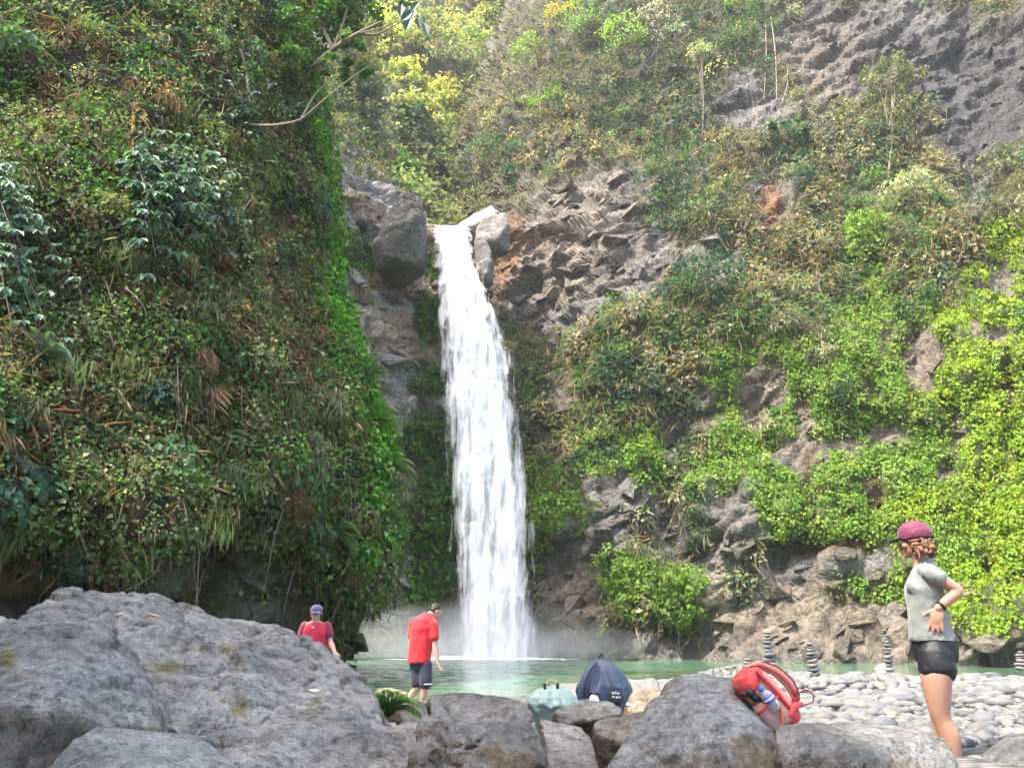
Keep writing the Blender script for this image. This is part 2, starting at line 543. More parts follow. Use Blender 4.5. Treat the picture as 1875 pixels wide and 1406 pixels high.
# --- wall to the left of the falls, seen past the near cliff
LY = np.concatenate([np.linspace(-170, -20, 40), np.linspace(-15, 1226, 330)])
XRIGHT = spl(LY, [-420, 0, 100, 200, 300, 345, 380, 412, 440, 1226], [590, 618, 640, 655, 690, 740, 766, 778, 850, 850])
uL = np.linspace(0, 1, 150)
QX = 330 + (XRIGHT - 330)[:, None] * uL[None]
QY = LY[:, None] * np.ones((1, 150))
DL = spl(QX, [330, 600, 700, 790, 850], [44, 52, 56.5, 60.5, 62]) + spl(QY, [-420, 0, 150, 300, 420, 600, 900, 1226], [60, 27, 17, 9, 5, 3, 1.2, -0.6])
gorL = smooth01((440 - QY) / 60)
DL = DL + gorL * np.clip((QX - XRIGHT[:, None] + 70) / 70, 0, 1) ** 1.5 * 8 + gorL * smooth01((uL[None] - 0.96) / 0.04) * 30
for (cx, cy, rx, ry, dd) in [(735, 470, 60, 40, 1.5), (690, 640, 40, 60, -0.8), (745, 760, 40, 40, -1.2), (700, 900, 40, 70, -1), (770, 590, 26, 60, -0.5), (660, 330, 40, 90, -1.2)]:
    DL = DL + dd * np.exp(-(((QX - cx) / rx) ** 2 + ((QY - cy) / ry) ** 2))
PL = unproj(QX, QY, DL)
WOBL = fbm(np.stack([QX, QY, QX * 0], -1) / 45.0, 4, 44) * 0.4
vegL = ell(QX, QY, [(778, 580, 26, 50), (785, 700, 40, 34), (770, 810, 45, 50), (790, 960, 50, 110), (700, 250, 110, 60), (760, 330, 60, 50), (640, 150, 90, 80), (650, 465, 40, 40), (790, 490, 10, 30), (770, 1080, 40, 40), (700, 1010, 30, 60)], 0.3, WOBL)
b1, r1 = blocky(strata(PL, -0.25, (0.36, 0.4, 0.7)), 23, 0.8)
b2, r2 = blocky(PL * np.array([1.3, 1.3, 1.7]), 29, 0.7)
rockL = 1 - vegL
nrmL = grid_normals(PL)
if (nrmL[200, 80] @ (np.array([0, 0, 1.25]) - PL[200, 80])) < 0:
    nrmL = -nrmL
PLd = PL + nrmL * (fbm(PL * 0.3, 3, 71) * 0.8 + rockL * (b1 * 1.2 + b2 * 0.4) + vegL * np.abs(fbm(PL * 0.8, 3, 66)) * 1.2)[..., None]
sh = np.clip(0.4 + r2[..., 0] * 0.5 + 0.4 * (r1[..., 1] - 0.5), 0, 1)[..., None]
colL = ml(np.array([0.13, 0.125, 0.115]) * (1 - sh) + np.array([0.32, 0.30, 0.27]) * sh, np.array([0.20, 0.15, 0.095]) * (1 - sh) + np.array([0.38, 0.29, 0.20]) * sh, np.clip(0.35 + (r1[..., 2] - 0.5) * 1.6, 0, 1))
colL = ml(colL, np.array([0.06, 0.07, 0.03]) * np.ones_like(colL), vegL)
colL = colL * 1.25
left_wall = wall("cliff_beside_falls", PLd, colL, 'cliff')

# --- wooded slope closing the gorge
BX = np.linspace(250, 1500, 130)
BY = np.linspace(-160, 560, 100)
EX, EY = np.meshgrid(BX, BY)
DB = spl(EY, [-160, 0, 200, 420, 560], [142, 126, 110, 92, 80]) + 0.00012 * (EX - 800) ** 2 - 12 * np.exp(-((EX - 720) / 90) ** 2)
PB = unproj(EX, EY, DB)
PBd = PB + fbm(PB * 0.06, 4, 81)[..., None] * np.array([0, -6, 2.0])
hill = wall("hill", PBd, np.ones(PB.shape) * np.array([0.085, 0.09, 0.035]), 'cliff')

# --- near cliff on the left
SY = [-420, -150, 0, 120, 215, 334, 470, 560, 650, 720, 800, 870, 940, 1000, 1080, 1112, 1150, 1190, 1225, 1260]
SX = [500, 520, 545, 570, 592, 600, 606, 622, 648, 674, 698, 706, 718, 706, 700, 694, 668, 644, 632, 632]
SD = [40, 36, 33, 31.5, 30.5, 29.5, 28.6, 28, 27.6, 27.2, 27, 26.8, 26.6, 26.6, 27, 27.6, 28.6, 29.4, 29.8, 30]
NR = 330
vy = np.concatenate([np.linspace(-420, -20, 50), np.linspace(-14, 1262, NR - 50)])
NU = 330
uu = np.linspace(0, 1, NU)
sx = spl(vy, SY, SX); sd = spl(vy, SY, SD)
lean = spl(vy, [-420, 0, 300, 700, 930, 1000, 1080, 1262], [15, 5.0, 2.6, 0.9, 0.0, 0.9, 1.6, 2.0])
CX = np.zeros((NR, NU)); CD = np.zeros((NR, NU))
for r in range(NR):
    ks = [0, 0.18, 0.45, 0.62, 0.80, 0.90, 0.95, 1.0]
    xs = [-900, 0 - 120, 260, 450, sx[r] - 42, sx[r], sx[r] - 25, sx[r] - 200]
    ds = [7.0 + lean[r] * 0.5, 12.6 + lean[r], 16.0 + lean[r], 19.5 + lean[r], sd[r] - 2.5, sd[r], sd[r] + 4, sd[r] + 14]
    CX[r] = np.interp(uu, ks, xs); CD[r] = np.interp(uu, ks, ds)
PN = unproj(CX, vy[:, None] * np.ones((1, NU)), CD)
PN = smooth_grid(PN, 6)
nrmN = grid_normals(PN)
if nrmN[200, 120] @ (np.array([0, 0, 1.25]) - PN[200, 120]) < 0:
    nrmN = -nrmN
NXp, NYp = proj(PN)
WOBN = fbm(np.stack([NXp, NYp, NXp * 0], -1) / 60.0, 4, 90) * 0.4
under = smooth01((NYp - (950 + 35 * np.sin(NXp / 90.0) + 70 * smooth01((NXp - 430) / 160)) + WOBN * 60) / 50)
rockN = np.clip(under + 0.8 * ell(NXp, NYp, [(110, 640, 14, 90), (430, 1010, 30, 80)], 0.4, WOBN), 0, 1)
b1, r1 = blocky(PN * np.array([0.9, 0.9, 1.1]), 33, 0.7)
b2, r2 = blocky(PN * 2.3, 39, 0.7)
dispN = fbm(PN * 0.35, 4, 95) * 0.9 + rockN * (b1 * 0.7 + b2 * 0.22 - 0.5) + (1 - rockN) * (np.abs(fbm(PN * 1.0, 3, 97)) * 0.9)
fade = smooth01((0.9 - uu) / 0.12)[None, :] * 0.75 + 0.25
PNd = PN + nrmN * (dispN * fade)[..., None]
sh = np.clip(0.4 + r2[..., 0] * 0.5 + 0.4 * (r1[..., 1] - 0.5), 0, 1)[..., None]
colN = np.array([0.075, 0.07, 0.06]) * (1 - sh) + np.array([0.19, 0.175, 0.14]) * sh
colN = ml(np.array([0.085, 0.062, 0.036]) * (0.6 + 0.8 * sh), colN, rockN)
mossN = ell(NXp, NYp, [(640, 1180, 40, 90), (600, 1110, 40, 60), (30, 1060, 70, 30), (445, 1110, 24, 20)], 0.5, WOBN)
colN = ml(colN, np.array([0.13, 0.12, 0.025]) * np.ones_like(colN), mossN * 0.8)
near_cliff = wall("cliff_left", PNd, colN, 'cliff_near')

# --- unseen wall added left of the camera, shaped to shade the near boulders
bz = np.linspace(-1, 21.5, 60); by = np.linspace(-16, 6.5, 80)
BYg, BZg = np.meshgrid(by, bz)
BXg = -6.6 - 0.35 * np.clip(BYg, 0, 9) - 0.04 * BZg + 0.0 * BYg
PK = np.stack([BXg, BYg, BZg], -1)
PK[..., 0] += 0.9 * fbm(PK * 0.35, 4, 141) + 0.35 * blocky(PK * 0.9, 143, 0.7)[0]
PK[..., 2] += 1.6 * fbm(PK * 0.3, 3, 147) * (BZg / 20)
shade_wall_ob = wall("shade_wall", PK, np.ones(PK.shape) * np.array([0.10, 0.08, 0.05]), 'cliff_near')

# ------------------------------------------------------------------ broken blocks standing out of the bare rock
def block_mesh(seed):
    r = np.random.default_rng(seed)
    s = np.array([1.0, 0.55 + 0.3 * r.random(), 0.35 + 0.4 * r.random()])
    pts = []
    for k in range(11):
        d = r.normal(size=3); d /= np.linalg.norm(d)
        d = np.sign(d) * np.abs(d) ** 0.55
        pts.append(d * s * (0.7 + 0.45 * r.random()))
    bm = bmesh.new()
    for p in pts:
        bm.verts.new(p)
    g = bmesh.ops.convex_hull(bm, input=bm.verts)
    bmesh.ops.delete(bm, geom=[x for x in g["geom_interior"] if isinstance(x, bmesh.types.BMVert)], context='VERTS')
    bm.verts.index_update()
    v = np.array([x.co[:] for x in bm.verts]); f = np.array([[q.index for q in x.verts] for x in bm.faces]); bm.free()
    return v, f
BLOCKS = [block_mesh(700 + k) for k in range(16)]
def blocks(parent, P, Nm, colg, mask, gpx, gpy, n, smin, smax, strata, seed):
    r = np.random.default_rng(seed)
    w = (mask * (gpy > -20) * (gpy < 1200) * (gpx < 1900)).ravel()
    idx = r.choice(w.size, n, replace=False, p=w / w.sum())
    cache = {}
    for k in idx:
        p = P.reshape(-1, 3)[k]; nm = Nm.reshape(-1, 3)[k]; c = colg.reshape(-1, 3)[k]
        key = (int(r.integers(0, 16)), tuple(np.round(c * 14).astype(int)))
        if key not in cache:
            v, f = BLOCKS[key[0]]
            me = make_mesh("rock", v, f, np.tile(c * (0.8 + 0.3 * r.random()), (len(v), 1)), smooth=False)
            me.materials.append(M['cliff'])
            cache[key] = me
        o = bpy.data.objects.new("rock", cache[key]); COL.objects.link(o); o.parent = parent
        sz = (smin + (smax - smin) * r.random() ** 1.8) * (0.55 if gpx.ravel()[k] > 1350 and gpy.ravel()[k] < 900 else 1.0)
        o.location = (p + nm * sz * 0.04).tolist()
        o.rotation_euler = (r.normal() * 0.25, strata + r.normal() * 0.3, r.normal() * 0.6)
        o.scale = (sz, sz * 0.9, sz * (0.6 + 0.5 * r.random()))
blocks(right_cliff, PRd, nrmR, colR, np.clip(rockR - 0.45, 0, 1) * (1 + 1.5 * np.exp(-(((PX - 1050) / 150) ** 2 + ((PY - 440) / 110) ** 2)) + 1.2 * np.exp(-(((PX - 1250) / 220) ** 2 + ((PY - 1010) / 110) ** 2))), PX, PY, 290, 0.45, 1.5, -0.45, 5)
blocks(left_wall, PLd, nrmL, colL, np.clip(rockL - 0.4, 0, 1) * (QX > 600) * (QX < 830) * (QY > 200), QX, QY, 160, 0.4, 1.4, 0.25, 6)
blocks(near_cliff, PNd, nrmN, colN, np.clip(rockN - 0.5, 0, 1) * (uu[None] < 0.92) * (uu[None] > 0.12) * (NYp > 940), NXp, NYp, 90, 0.2, 0.7, 0.1, 7)
# ------------------------------------------------------------------ the waterfall
FY = [414, 430, 470, 520, 560, 620, 650, 700, 780, 850, 920, 1000, 1100, 1180, 1204]
FL = [786, 788, 794, 800, 803, 806, 810, 816, 821, 823, 830, 836, 840, 842, 836]
FR = [868, 868, 873, 886, 903, 924, 930, 936, 950, 960, 968, 972, 974, 976, 982]
FD = [63.5, 61.5, 60, 59, 58.5, 58, 57.8, 57.5, 57.2, 57, 56.9, 56.8, 56.7, 56.6, 56.6]
def water_sheet(name, nu, nv, grow, dd, amp, seed, y0=414, y1=1206):
    vv = np.linspace(y0, y1, nv)
    u = np.linspace(0, 1, nu)
    grow = grow * smooth01((vv - 400) / 260)
    l = np.interp(vv, FY, FL) - grow; r = np.interp(vv, FY, FR) + grow
    d = np.interp(vv, FY, FD)
    X = l[:, None] + (r - l)[:, None] * u[None]
    Yp = vv[:, None] * np.ones((1, nu))
    bulge = np.sqrt(np.clip(1 - (2 * u - 1) ** 2, 0, 1))
    Dd = d[:, None] - dd - 1.5 * bulge[None]
    P = unproj(X, Yp, Dd)
    Ps = P * np.array([1.5, 1.5, 0.28])
    Pc = P * np.array([1.1, 1.1, 0.55])
    tongues = np.abs(fbm(Ps, 4, seed)) * 1.6 + 0.7 * fbm(Pc * 1.4, 4, seed + 9, 0.6)
    P[..., 1] -= amp * tongues
    P[..., 0] += 0.25 * amp * fbm(Ps * 0.8, 3, seed + 3)
    edge = np.minimum(u, 1 - u)[None] * np.ones((nv, 1))
    down = ((vv - y0) / (y1 - y0))[:, None] * np.ones((1, nu))
    return make_mesh(name, P, grid_faces(nv, nu), extra={"edge": edge, "down": down, "across": np.ones((nv, 1)) * u[None]})

def water_mat(name, cover, soft):
    """aerated water: white where the strands are thick, see-through between them and along the ragged sides"""
    t = NT(name)
    v1 = t.coord(scale=(1.0, 1.0, 0.07), kind="World")
    v2 = t.coord(scale=(1.0, 1.0, 0.30), kind="World")
    n1 = t.noise(v1, 2.2, 7, 0.62, 0.3)
    n2 = t.noise(v2, 1.3, 8, 0.66, 0.5)
    e = t.ramp(t.attr("edge", "Fac"), [(0.0, 0.0), (soft * 0.5, 0.62), (soft, 1.0)])
    mixn = t.math('ADD', t.math('MULTIPLY', n1, 0.55), t.math('MULTIPLY', n2, 0.45))
    a = t.math('ADD', mixn, t.math('MULTIPLY', t.math('SUBTRACT', e, 1.0), 0.40))
    alpha = t.ramp(a, [(0.46 - cover, 0.0), (0.72 - cover, 1.0)])
    col = t.mix(t.ramp(mixn, [(0.40, 0.0), (0.60, 1.0)]), (0.80, 0.84, 0.86), (0.96, 0.97, 0.97))
    t.set(Base_Color=col, Roughness=0.6, Specular_IOR_Level=0.2)
    # aerated water scatters light every way, so it catches the light from above as well as from the front
    bn = t.bump(t.math('ADD', n1, n2), 0.25, 0.25)
    va = t.add("ShaderNodeVectorMath", operation='ADD'); t.link(bn, va.inputs[0]); va.inputs[1].default_value = (-0.35, -0.35, 0.95)
    vn = t.add("ShaderNodeVectorMath", operation='NORMALIZE'); t.link(va.outputs[0], vn.inputs[0])
    t.link(vn.outputs[0], t.b.inputs["Normal"])
    tl = t.add("ShaderNodeBsdfTranslucent"); tl.inputs[0].default_value = (0.94, 0.96, 0.97, 1)
    m1 = t.add("ShaderNodeMixShader"); m1.inputs[0].default_value = 0.3
    t.link(t.b.outputs[0], m1.inputs[1]); t.link(tl.outputs[0], m1.inputs[2])
    tp = t.add("ShaderNodeBsdfTransparent")
    m2 = t.add("ShaderNodeMixShader")
    t.link(alpha, m2.inputs[0]); t.link(tp.outputs[0], m2.inputs[1]); t.link(m1.outputs[0], m2.inputs[2])
    t.link(m2.outputs[0], t.out.inputs["Surface"])
    return t.m
falls = bpy.data.objects.new("waterfall", None); COL.objects.link(falls)
falls.location = unproj(900, 1204, 57).tolist(); falls["kind"] = "structure"
bpy.context.view_layer.update()
inv = falls.matrix_world.inverted()
for nm, nu, nv, grow, dd, amp, sd_, mt in [("falling_water", 90, 500, 18, 0.0, 0.22, 101, water_mat('falling_water', 0.20, 0.30)),
                                        ("outer_veil", 90, 420, 29, 0.6, 0.3, 131, water_mat('veil_water', 0.04, 0.55)),
                                        ("spray_veil", 90, 420, 38, 1.3, 0.4, 171, water_mat('spray_water', -0.04, 0.55))]:
    o = link(nm, water_sheet(nm, nu, nv, grow, dd, amp, sd_), mt, falls)
    o.matrix_parent_inverse = inv
# mist thrown up where the water lands: puffs of thin even spray
tv = bpy.data.materials.new('mist'); tv.use_nodes = True
nt_ = tv.node_tree; nt_.nodes.remove(nt_.nodes["Principled BSDF"])
pv = nt_.nodes.new("ShaderNodeVolumePrincipled")
pv.inputs["Color"].default_value = (0.97, 0.98, 1.0, 1); pv.inputs["Density"].default_value = 0.017; pv.inputs["Anisotropy"].default_value = 0.2
nt_.links.new(pv.outputs[0], nt_.nodes["Material Output"].inputs["Volume"])
tv2 = tv.copy(); tv2.name = 'spray_mist'; tv2.node_tree.nodes['Principled Volume'].inputs['Density'].default_value = 0.06
puffs = [(-1.6, 55.0, 0.8, 4.6, 2.6, 2.0), (-1.6, 55.0, 1.6, 3.4, 2.2, 3.6), (-1.4, 54.4, 0.5, 7.0, 3.6, 1.5)]
rp = np.random.default_rng(12)
for k in range(13):
    a_ = rp.uniform(-1, 1)
    puffs.append((-1.5 + a_ * 7.5, 54.2 - 2.5 * rp.random() - 0.15 * abs(a_) * 7, 0.4 + 0.9 * rp.random(), 2.2 + 2.6 * rp.random(), 1.8 + 1.6 * rp.random(), (1.0 + 2.4 * rp.random()) * (1.1 - 0.5 * abs(a_))))
for k, (x, y, z, a, b, c) in enumerate(puffs):
    v_, f_ = [], []
    bm = bmesh.new(); bmesh.ops.create_icosphere(bm, subdivisions=4, radius=1.0)
    v_ = np.array([q.co[:] for q in bm.verts]); f_ = np.array([[q.index for q in w.verts] for w in bm.faces]); bm.free()
    v_ = v_ * (1 + 0.28 * fbm(v_ * 1.6 + k * 5, 3, 400 + k))[:, None] * np.array([a, b, c])
    v_[:, 2] = np.maximum(v_[:, 2], 0.12 - z)
    link("mist", make_mesh("mist", v_, f_), tv2 if k < 2 else tv, loc=(x, y, z), kind="stuff")
# ------------------------------------------------------------------ foliage tools
def unit(v):
    return v / (np.linalg.norm(v, axis=-1, keepdims=True) + 1e-9)

def rdir(n):
    return unit(rng.normal(size=(n, 3)))

class Leaves:
    """collects leaf blades (two folded triangles each) and builds one mesh"""
    def __init__(self):
        self.v, self.c = [], []
    def add(self, pos, nrm, tip, length, width, col, fold=0.25):
        n = len(pos)
        tip = unit(tip)
        b = unit(np.cross(nrm, tip))
        nn = np.cross(tip, b)
        L = np.broadcast_to(np.asarray(length, float), (n,))[:, None]
        Wd = np.broadcast_to(np.asarray(width, float), (n,))[:, None]
        mid = pos + tip * L * 0.45 + nn * Wd * fold
        v = np.stack([pos, mid + b * Wd, pos + tip * L - nn * L * 0.12, mid - b * Wd], 1)
        self.v.append(v.reshape(-1, 3))
        self.c.append(np.repeat(np.asarray(col), 4, axis=0))
    def mesh(self, name, origin=None):
        v = np.concatenate(self.v); c = np.concatenate(self.c)
        if origin is not None:
            v = v - np.asarray(origin)
        k = np.arange(len(v) // 4)[:, None] * 4
        f = np.concatenate([k + np.array([[0, 1, 2]]), k + np.array([[0, 2, 3]])])
        return make_mesh(name, v, f, np.clip(c, 0, 1), smooth=False)
    def count(self):
        return sum(len(x) for x in self.v) // 4

def jitter(base, n, amt=0.25, hue=0.10):
    k = 1 + amt * rng.normal(size=(n, 1))
    h = 1 + hue * rng.normal(size=(n, 3))
    return np.clip(base * np.clip(k, 0.35, 1.8) * np.clip(h, 0.6, 1.5), 0.004, 0.9)

SPEC = {  # natural leaf colours, except 'sunny', which has sunlight put into it
    'scrub':  [(0.135, 0.150, 0.070), (0.175, 0.175, 0.095), (0.105, 0.130, 0.060), (0.16, 0.145, 0.085)],
    'dry':    [(0.25, 0.215, 0.125), (0.19, 0.16, 0.09), (0.31, 0.27, 0.17)],
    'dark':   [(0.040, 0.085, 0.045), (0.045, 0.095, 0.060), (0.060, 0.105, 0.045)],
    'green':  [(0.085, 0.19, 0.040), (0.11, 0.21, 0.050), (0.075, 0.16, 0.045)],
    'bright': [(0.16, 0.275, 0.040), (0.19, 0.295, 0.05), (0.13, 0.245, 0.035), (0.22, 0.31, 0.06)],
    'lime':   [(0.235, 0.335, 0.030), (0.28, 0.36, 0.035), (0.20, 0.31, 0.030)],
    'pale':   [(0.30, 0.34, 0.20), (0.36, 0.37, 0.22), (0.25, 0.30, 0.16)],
    'sunny':  [(0.46, 0.47, 0.12), (0.38, 0.44, 0.12), (0.52, 0.48, 0.18)],  # pale yellow: the far slope's sunlight put into the leaf colour
    'hillgr': [(0.22, 0.27, 0.10), (0.28, 0.31, 0.13), (0.17, 0.24, 0.09), (0.34, 0.31, 0.15)],
    'brown':  [(0.17, 0.105, 0.060), (0.13, 0.085, 0.050), (0.22, 0.145, 0.085)],
    'olive':  [(0.125, 0.160, 0.065), (0.155, 0.180, 0.080), (0.105, 0.145, 0.060), (0.19, 0.205, 0.11)],
    'deep':   [(0.035, 0.075, 0.050), (0.045, 0.085, 0.045), (0.055, 0.105, 0.060)],
    'rim':    [(0.085, 0.235, 0.022), (0.115, 0.27, 0.030), (0.07, 0.19, 0.025), (0.14, 0.29, 0.05)],
    'blue':   [(0.115, 0.205, 0.135), (0.145, 0.235, 0.155), (0.09, 0.17, 0.115)],
    'orange': [(0.42, 0.30, 0.06), (0.48, 0.36, 0.08)],
    'grey':   [(0.36, 0.34, 0.32), (0.28, 0.27, 0.25)],
    'straw':  [(0.40, 0.28, 0.20), (0.33, 0.22, 0.15), (0.46, 0.34, 0.26)],
}
def pick(spec_names, choice):
    """choice: int index per cluster into spec_names -> base colours"""
    out = np.zeros((len(choice), 3))
    for k, s in enumerate(spec_names):
        m = choice == k
        a = np.array(SPEC[s])
        out[m] = a[rng.integers(0, len(a), m.sum())]
    return out

def clumps(L, C, N, rad, col, nleaf, length, width, up=0.5, flat=0.7, droop=0.25, amt=0.22):
    """leafy clumps centred at C, growing along N; leaves lie over an uneven dome"""
    n = len(C)
    idx = np.repeat(np.arange(n), nleaf)
    m = len(idx)
    d = rdir(m)
    Nn = N[idx]
    s = (d * Nn).sum(-1, keepdims=True)
    d = np.where(s < -0.2, d - 2 * s * Nn, d)
    r = rad[idx][:, None] * (0.45 + 0.6 * rng.random((m, 1)) ** 0.6)
    pos = C[idx] + d * r * np.array([1, 1, flat])
    nrm = unit(d * 0.8 + np.array([0, 0, up]) + 0.34 * rng.normal(size=(m, 3)))
    tip = unit(rng.normal(size=(m, 3)) + d * 0.6 - np.array([0, 0, droop * 3]))
    ln = (length[idx] if np.ndim(length) else np.full(m, length)) * (0.65 + 0.7 * rng.random(m))
    L.add(pos, nrm, tip, ln, ln * width, jitter(col[idx], m, amt, 0.06))

def surf_sample(P, Nm, n, mask=None, cols=None, rows=None):
    """random points on a wall grid; returns index arrays and jittered positions"""
    nr, nc = P.shape[:2]
    i = rng.integers(0, nr - 1, n); j = rng.integers(0, nc - 1, n)
    if mask is not None:
        k = rng.random(n) < mask[i, j]
        i, j = i[k], j[k]
    a = rng.random(len(i))[:, None]; b = rng.random(len(i))[:, None]
    pos = P[i, j] * (1 - a) * (1 - b) + P[i + 1, j] * a * (1 - b) + P[i, j + 1] * (1 - a) * b + P[i + 1, j + 1] * a * b
    return i, j, pos, unit(Nm[i, j])

# ------------------------------------------------------------------ plants over the right-hand wall
BRIGHT = [(1400, 655, 110, 34), (1335, 760, 60, 110), (1500, 770, 120, 70), (1590, 470, 38, 120), (1600, 610, 80, 90), (1590, 690, 110, 60), (1420, 900, 110, 70),
          (1540, 930, 110, 90), (1650, 850, 150, 140), (1040, 928, 85, 44), (1185, 860, 42, 70), (1150, 1060, 40, 50), (985, 960, 24, 90), (1440, 800, 60, 60),
          (1480, 1000, 80, 40), (1700, 1040, 120, 70), (1000, 880, 40, 40), (1250, 1080, 60, 50), (1330, 850, 60, 50), (1120, 830, 60, 40)]
LIME = [(1830, 860, 150, 290), (1850, 600, 70, 140), (1720, 960, 90, 120), (1770, 640, 80, 90)]
DARK = [(1240, 410, 80, 75), (1250, 240, 90, 110), (1150, 190, 60, 70), (1440, 290, 70, 60), (1610, 340, 60, 60), (1440, 440, 90, 50), (1290, 560, 90, 60), (1170, 700, 60, 50),
        (1350, 110, 70, 60), (1560, 560, 40, 120), (1100, 60, 70, 60), (900, 290, 60, 50), (1250, 30, 60, 50), (1690, 560, 70, 60), (1520, 800, 120, 22), (1420, 930, 40, 20)]
GREEN = [(1350, 600, 160, 70), (1080, 830, 110, 90), (1000, 700, 60, 100), (1280, 860, 80, 60), (1240, 330, 90, 90), (1640, 480, 90, 70), (1320, 20, 90, 50), (960, 650, 40, 70), (1100, 640, 90, 90)]
DRY = [(1450, 500, 110, 70), (980, 600, 60, 70), (1100, 560, 90, 60), (1010, 790, 50, 80), (1700, 430, 120, 60), (1330, 280, 80, 50), (1500, 300, 100, 60), (1760, 300, 100, 60), (900, 240, 60, 80), (1040, 260, 90, 80), (1180, 640, 120, 90), (1400, 420, 70, 60)]
names = ['scrub', 'dry', 'dark', 'green', 'bright', 'lime', 'pale']
def wall_species(px, py, pos):
    wob = fbm(pos * 0.22, 3, 200) * 0.6
    n = len(px)
    w = np.zeros((n, len(names)))
    w[:, 0] = 0.55
    w[:, 1] = 0.07 + 0.6 * ell(px, py, DRY, 0.5, wob)
    w[:, 2] = 0.10 + 1.6 * ell(px, py, DARK, 0.5, wob)
    w[:, 3] = 0.12 + 1.3 * ell(px, py, GREEN, 0.5, wob)
    w[:, 4] = 0.03 + 14.0 * ell(px, py, BRIGHT, 0.25, wob)
    w[:, 5] = 16.0 * ell(px, py, LIME, 0.5, wob)
    w[:, 6] = 0.10 + 0.5 * smooth01((fbm(pos * 0.15, 2, 222) - 0.15) * 5)
    # clumps of a kind keep together
    g = np.stack([fbm(pos * 0.5, 2, 230 + k) for k in range(len(names))], -1)
    sc = np.log(w + 1e-4) + 2.6 * g + 0.35 * rng.gumbel(size=w.shape)
    return sc.argmax(1)

nrmRd = grid_normals(smooth_grid(PRd, 6))
if (nrmRd[200, 200] @ (np.array([0, 0, 1.25]) - PRd[200, 200])) < 0:
    nrmRd = -nrmRd
vegmask = np.clip(1.0 - 1.15 * rockR, 0.0, 1) * (PY > -330) * (PX < 2050)
vegmask = vegmask * np.where((PX < 985) & (PY > 440), smooth01((PX - 900) / 70), 1)
i, j, pos, nn = surf_sample(PRd, nrmRd, 30000, vegmask)
sp = wall_species(PX[i, j], PY[i, j], pos)
for kind, ids, nm, lab in ((0, (0, 1, 2, 3, 6), "undergrowth", None), (1, (4, 5), "creeper_leaves", None)):
    L = Leaves()
    m = np.isin(sp, ids)
    C, N = pos[m], nn[m]
    col = pick(names, sp[m])
    if kind == 0:
        rad = 0.35 + 0.75 * rng.random(len(C)) ** 2
        ln = np.where(sp[m] == 1, 0.50, np.where(sp[m] == 2, 0.34, 0.27))
        clumps(L, C + N * (rad * 0.5)[:, None], unit(N + np.array([0, 0, 0.35])), rad, jitter(col, len(C), 0.22, 0.06), 11, ln, 0.28, up=0.5, flat=0.85)
        # dry hanging stalks and grass
        q = rng.random(len(C)) < 0.25
        k = np.repeat(np.nonzero(q)[0], 4)
        tipd = unit(rng.normal(size=(len(k), 3)) * 0.5 + N[k] * 0.6 - np.array([0, 0, 0.9]))
        L.add(C[k] + N[k] * 0.5 + rng.normal(size=(len(k), 3)) * 0.5, N[k], tipd, 0.8 + 0.8 * rng.random(len(k)), 0.035, jitter(np.tile(np.array([[0.33, 0.27, 0.17]]), (len(k), 1)), len(k), 0.25))
    else:
        rad = 0.30 + 0.4 * rng.random(len(C)) ** 2
        clumps(L, C + N * (rad * 0.3)[:, None], N, rad, jitter(col, len(C), 0.15, 0.05), 22, 0.195, 0.42, up=0.8, flat=1.0, droop=0.45, amt=0.10)
    link(nm, L.mesh(nm), M['leaf'], kind="stuff")

# bigger plants of one kind each break the cover into patches
def mosaic(P, Nm, mask, n, rmin, rmax, leafk, kinds, nleaf, seed, name, upw=0.5):
    i, j, pos, nn = surf_sample(P, Nm, n, mask)
    L = Leaves()
    ch = rng.integers(0, len(kinds), len(i))
    for k, (spn, ln, wd, drp, tone) in enumerate(kinds):
        m = ch == k
        C, N = pos[m], nn[m]
        if not len(C):
            continue
        col = np.array(SPEC[spn])[rng.integers(0, len(SPEC[spn]), len(C))] * tone
        rad = rmin + (rmax - rmin) * rng.random(len(C)) ** 1.8
        clumps(L, C + N * (rad * 0.55)[:, None], unit(N + np.array([0, 0, upw])), rad, jitter(col, len(C), 0.18, 0.05), nleaf, ln * leafk, wd, up=0.6, flat=0.8, droop=drp, amt=0.13)
    link(name, L.mesh(name), M['leaf'], kind="stuff")
mm_ = vegmask * (1 - 0.85 * ell(PX, PY, BRIGHT + LIME, 0.4))
mosaic(PRd, nrmRd, mm_, 900, 0.7, 1.9, 1.0, [('scrub', 0.30, 0.30, 0.3, 1.1), ('dark', 0.36, 0.36, 0.3, 1.0), ('green', 0.32, 0.34, 0.3, 0.9), ('pale', 0.34, 0.30, 0.2, 0.9), ('dry', 0.60, 0.10, 0.3, 1.0), ('scrub', 0.50, 0.12, 0.4, 0.9), ('dark', 0.30, 0.45, 0.3, 1.3)], 60, 1, "shrubbery")

# ------------------------------------------------------------------ plants on the wall beside the falls
nrmLd = grid_normals(smooth_grid(PLd, 6))
if (nrmLd[200, 80] @ (np.array([0, 0, 1.25]) - PLd[200, 80])) < 0:
    nrmLd = -nrmLd
i, j, pos, nn = surf_sample(PLd, nrmLd, 9000, np.clip(vegL * 1.0 + 0.03, 0, 1) * (QY > -300))
up = smooth01((430 - QY[i, j]) / 60)
L = Leaves()
choice = np.where(rng.random(len(i)) < up * 0.8, rng.choice([0, 1, 2], len(i), p=[0.4, 0.35, 0.25]), rng.choice([3, 4, 1], len(i), p=[0.55, 0.35, 0.10]))
col = pick(['hillgr', 'scrub', 'dry', 'rim', 'green'], choice)
col = np.where((choice == 3)[:, None], col * 0.75, col)
rad = 0.35 + 0.6 * rng.random(len(i)) ** 2
clumps(L, pos + nn * 0.2, unit(nn + np.array([0, 0, 0.3])), rad, jitter(col, len(i), 0.2, 0.06), 12, 0.28, 0.34, droop=0.4)
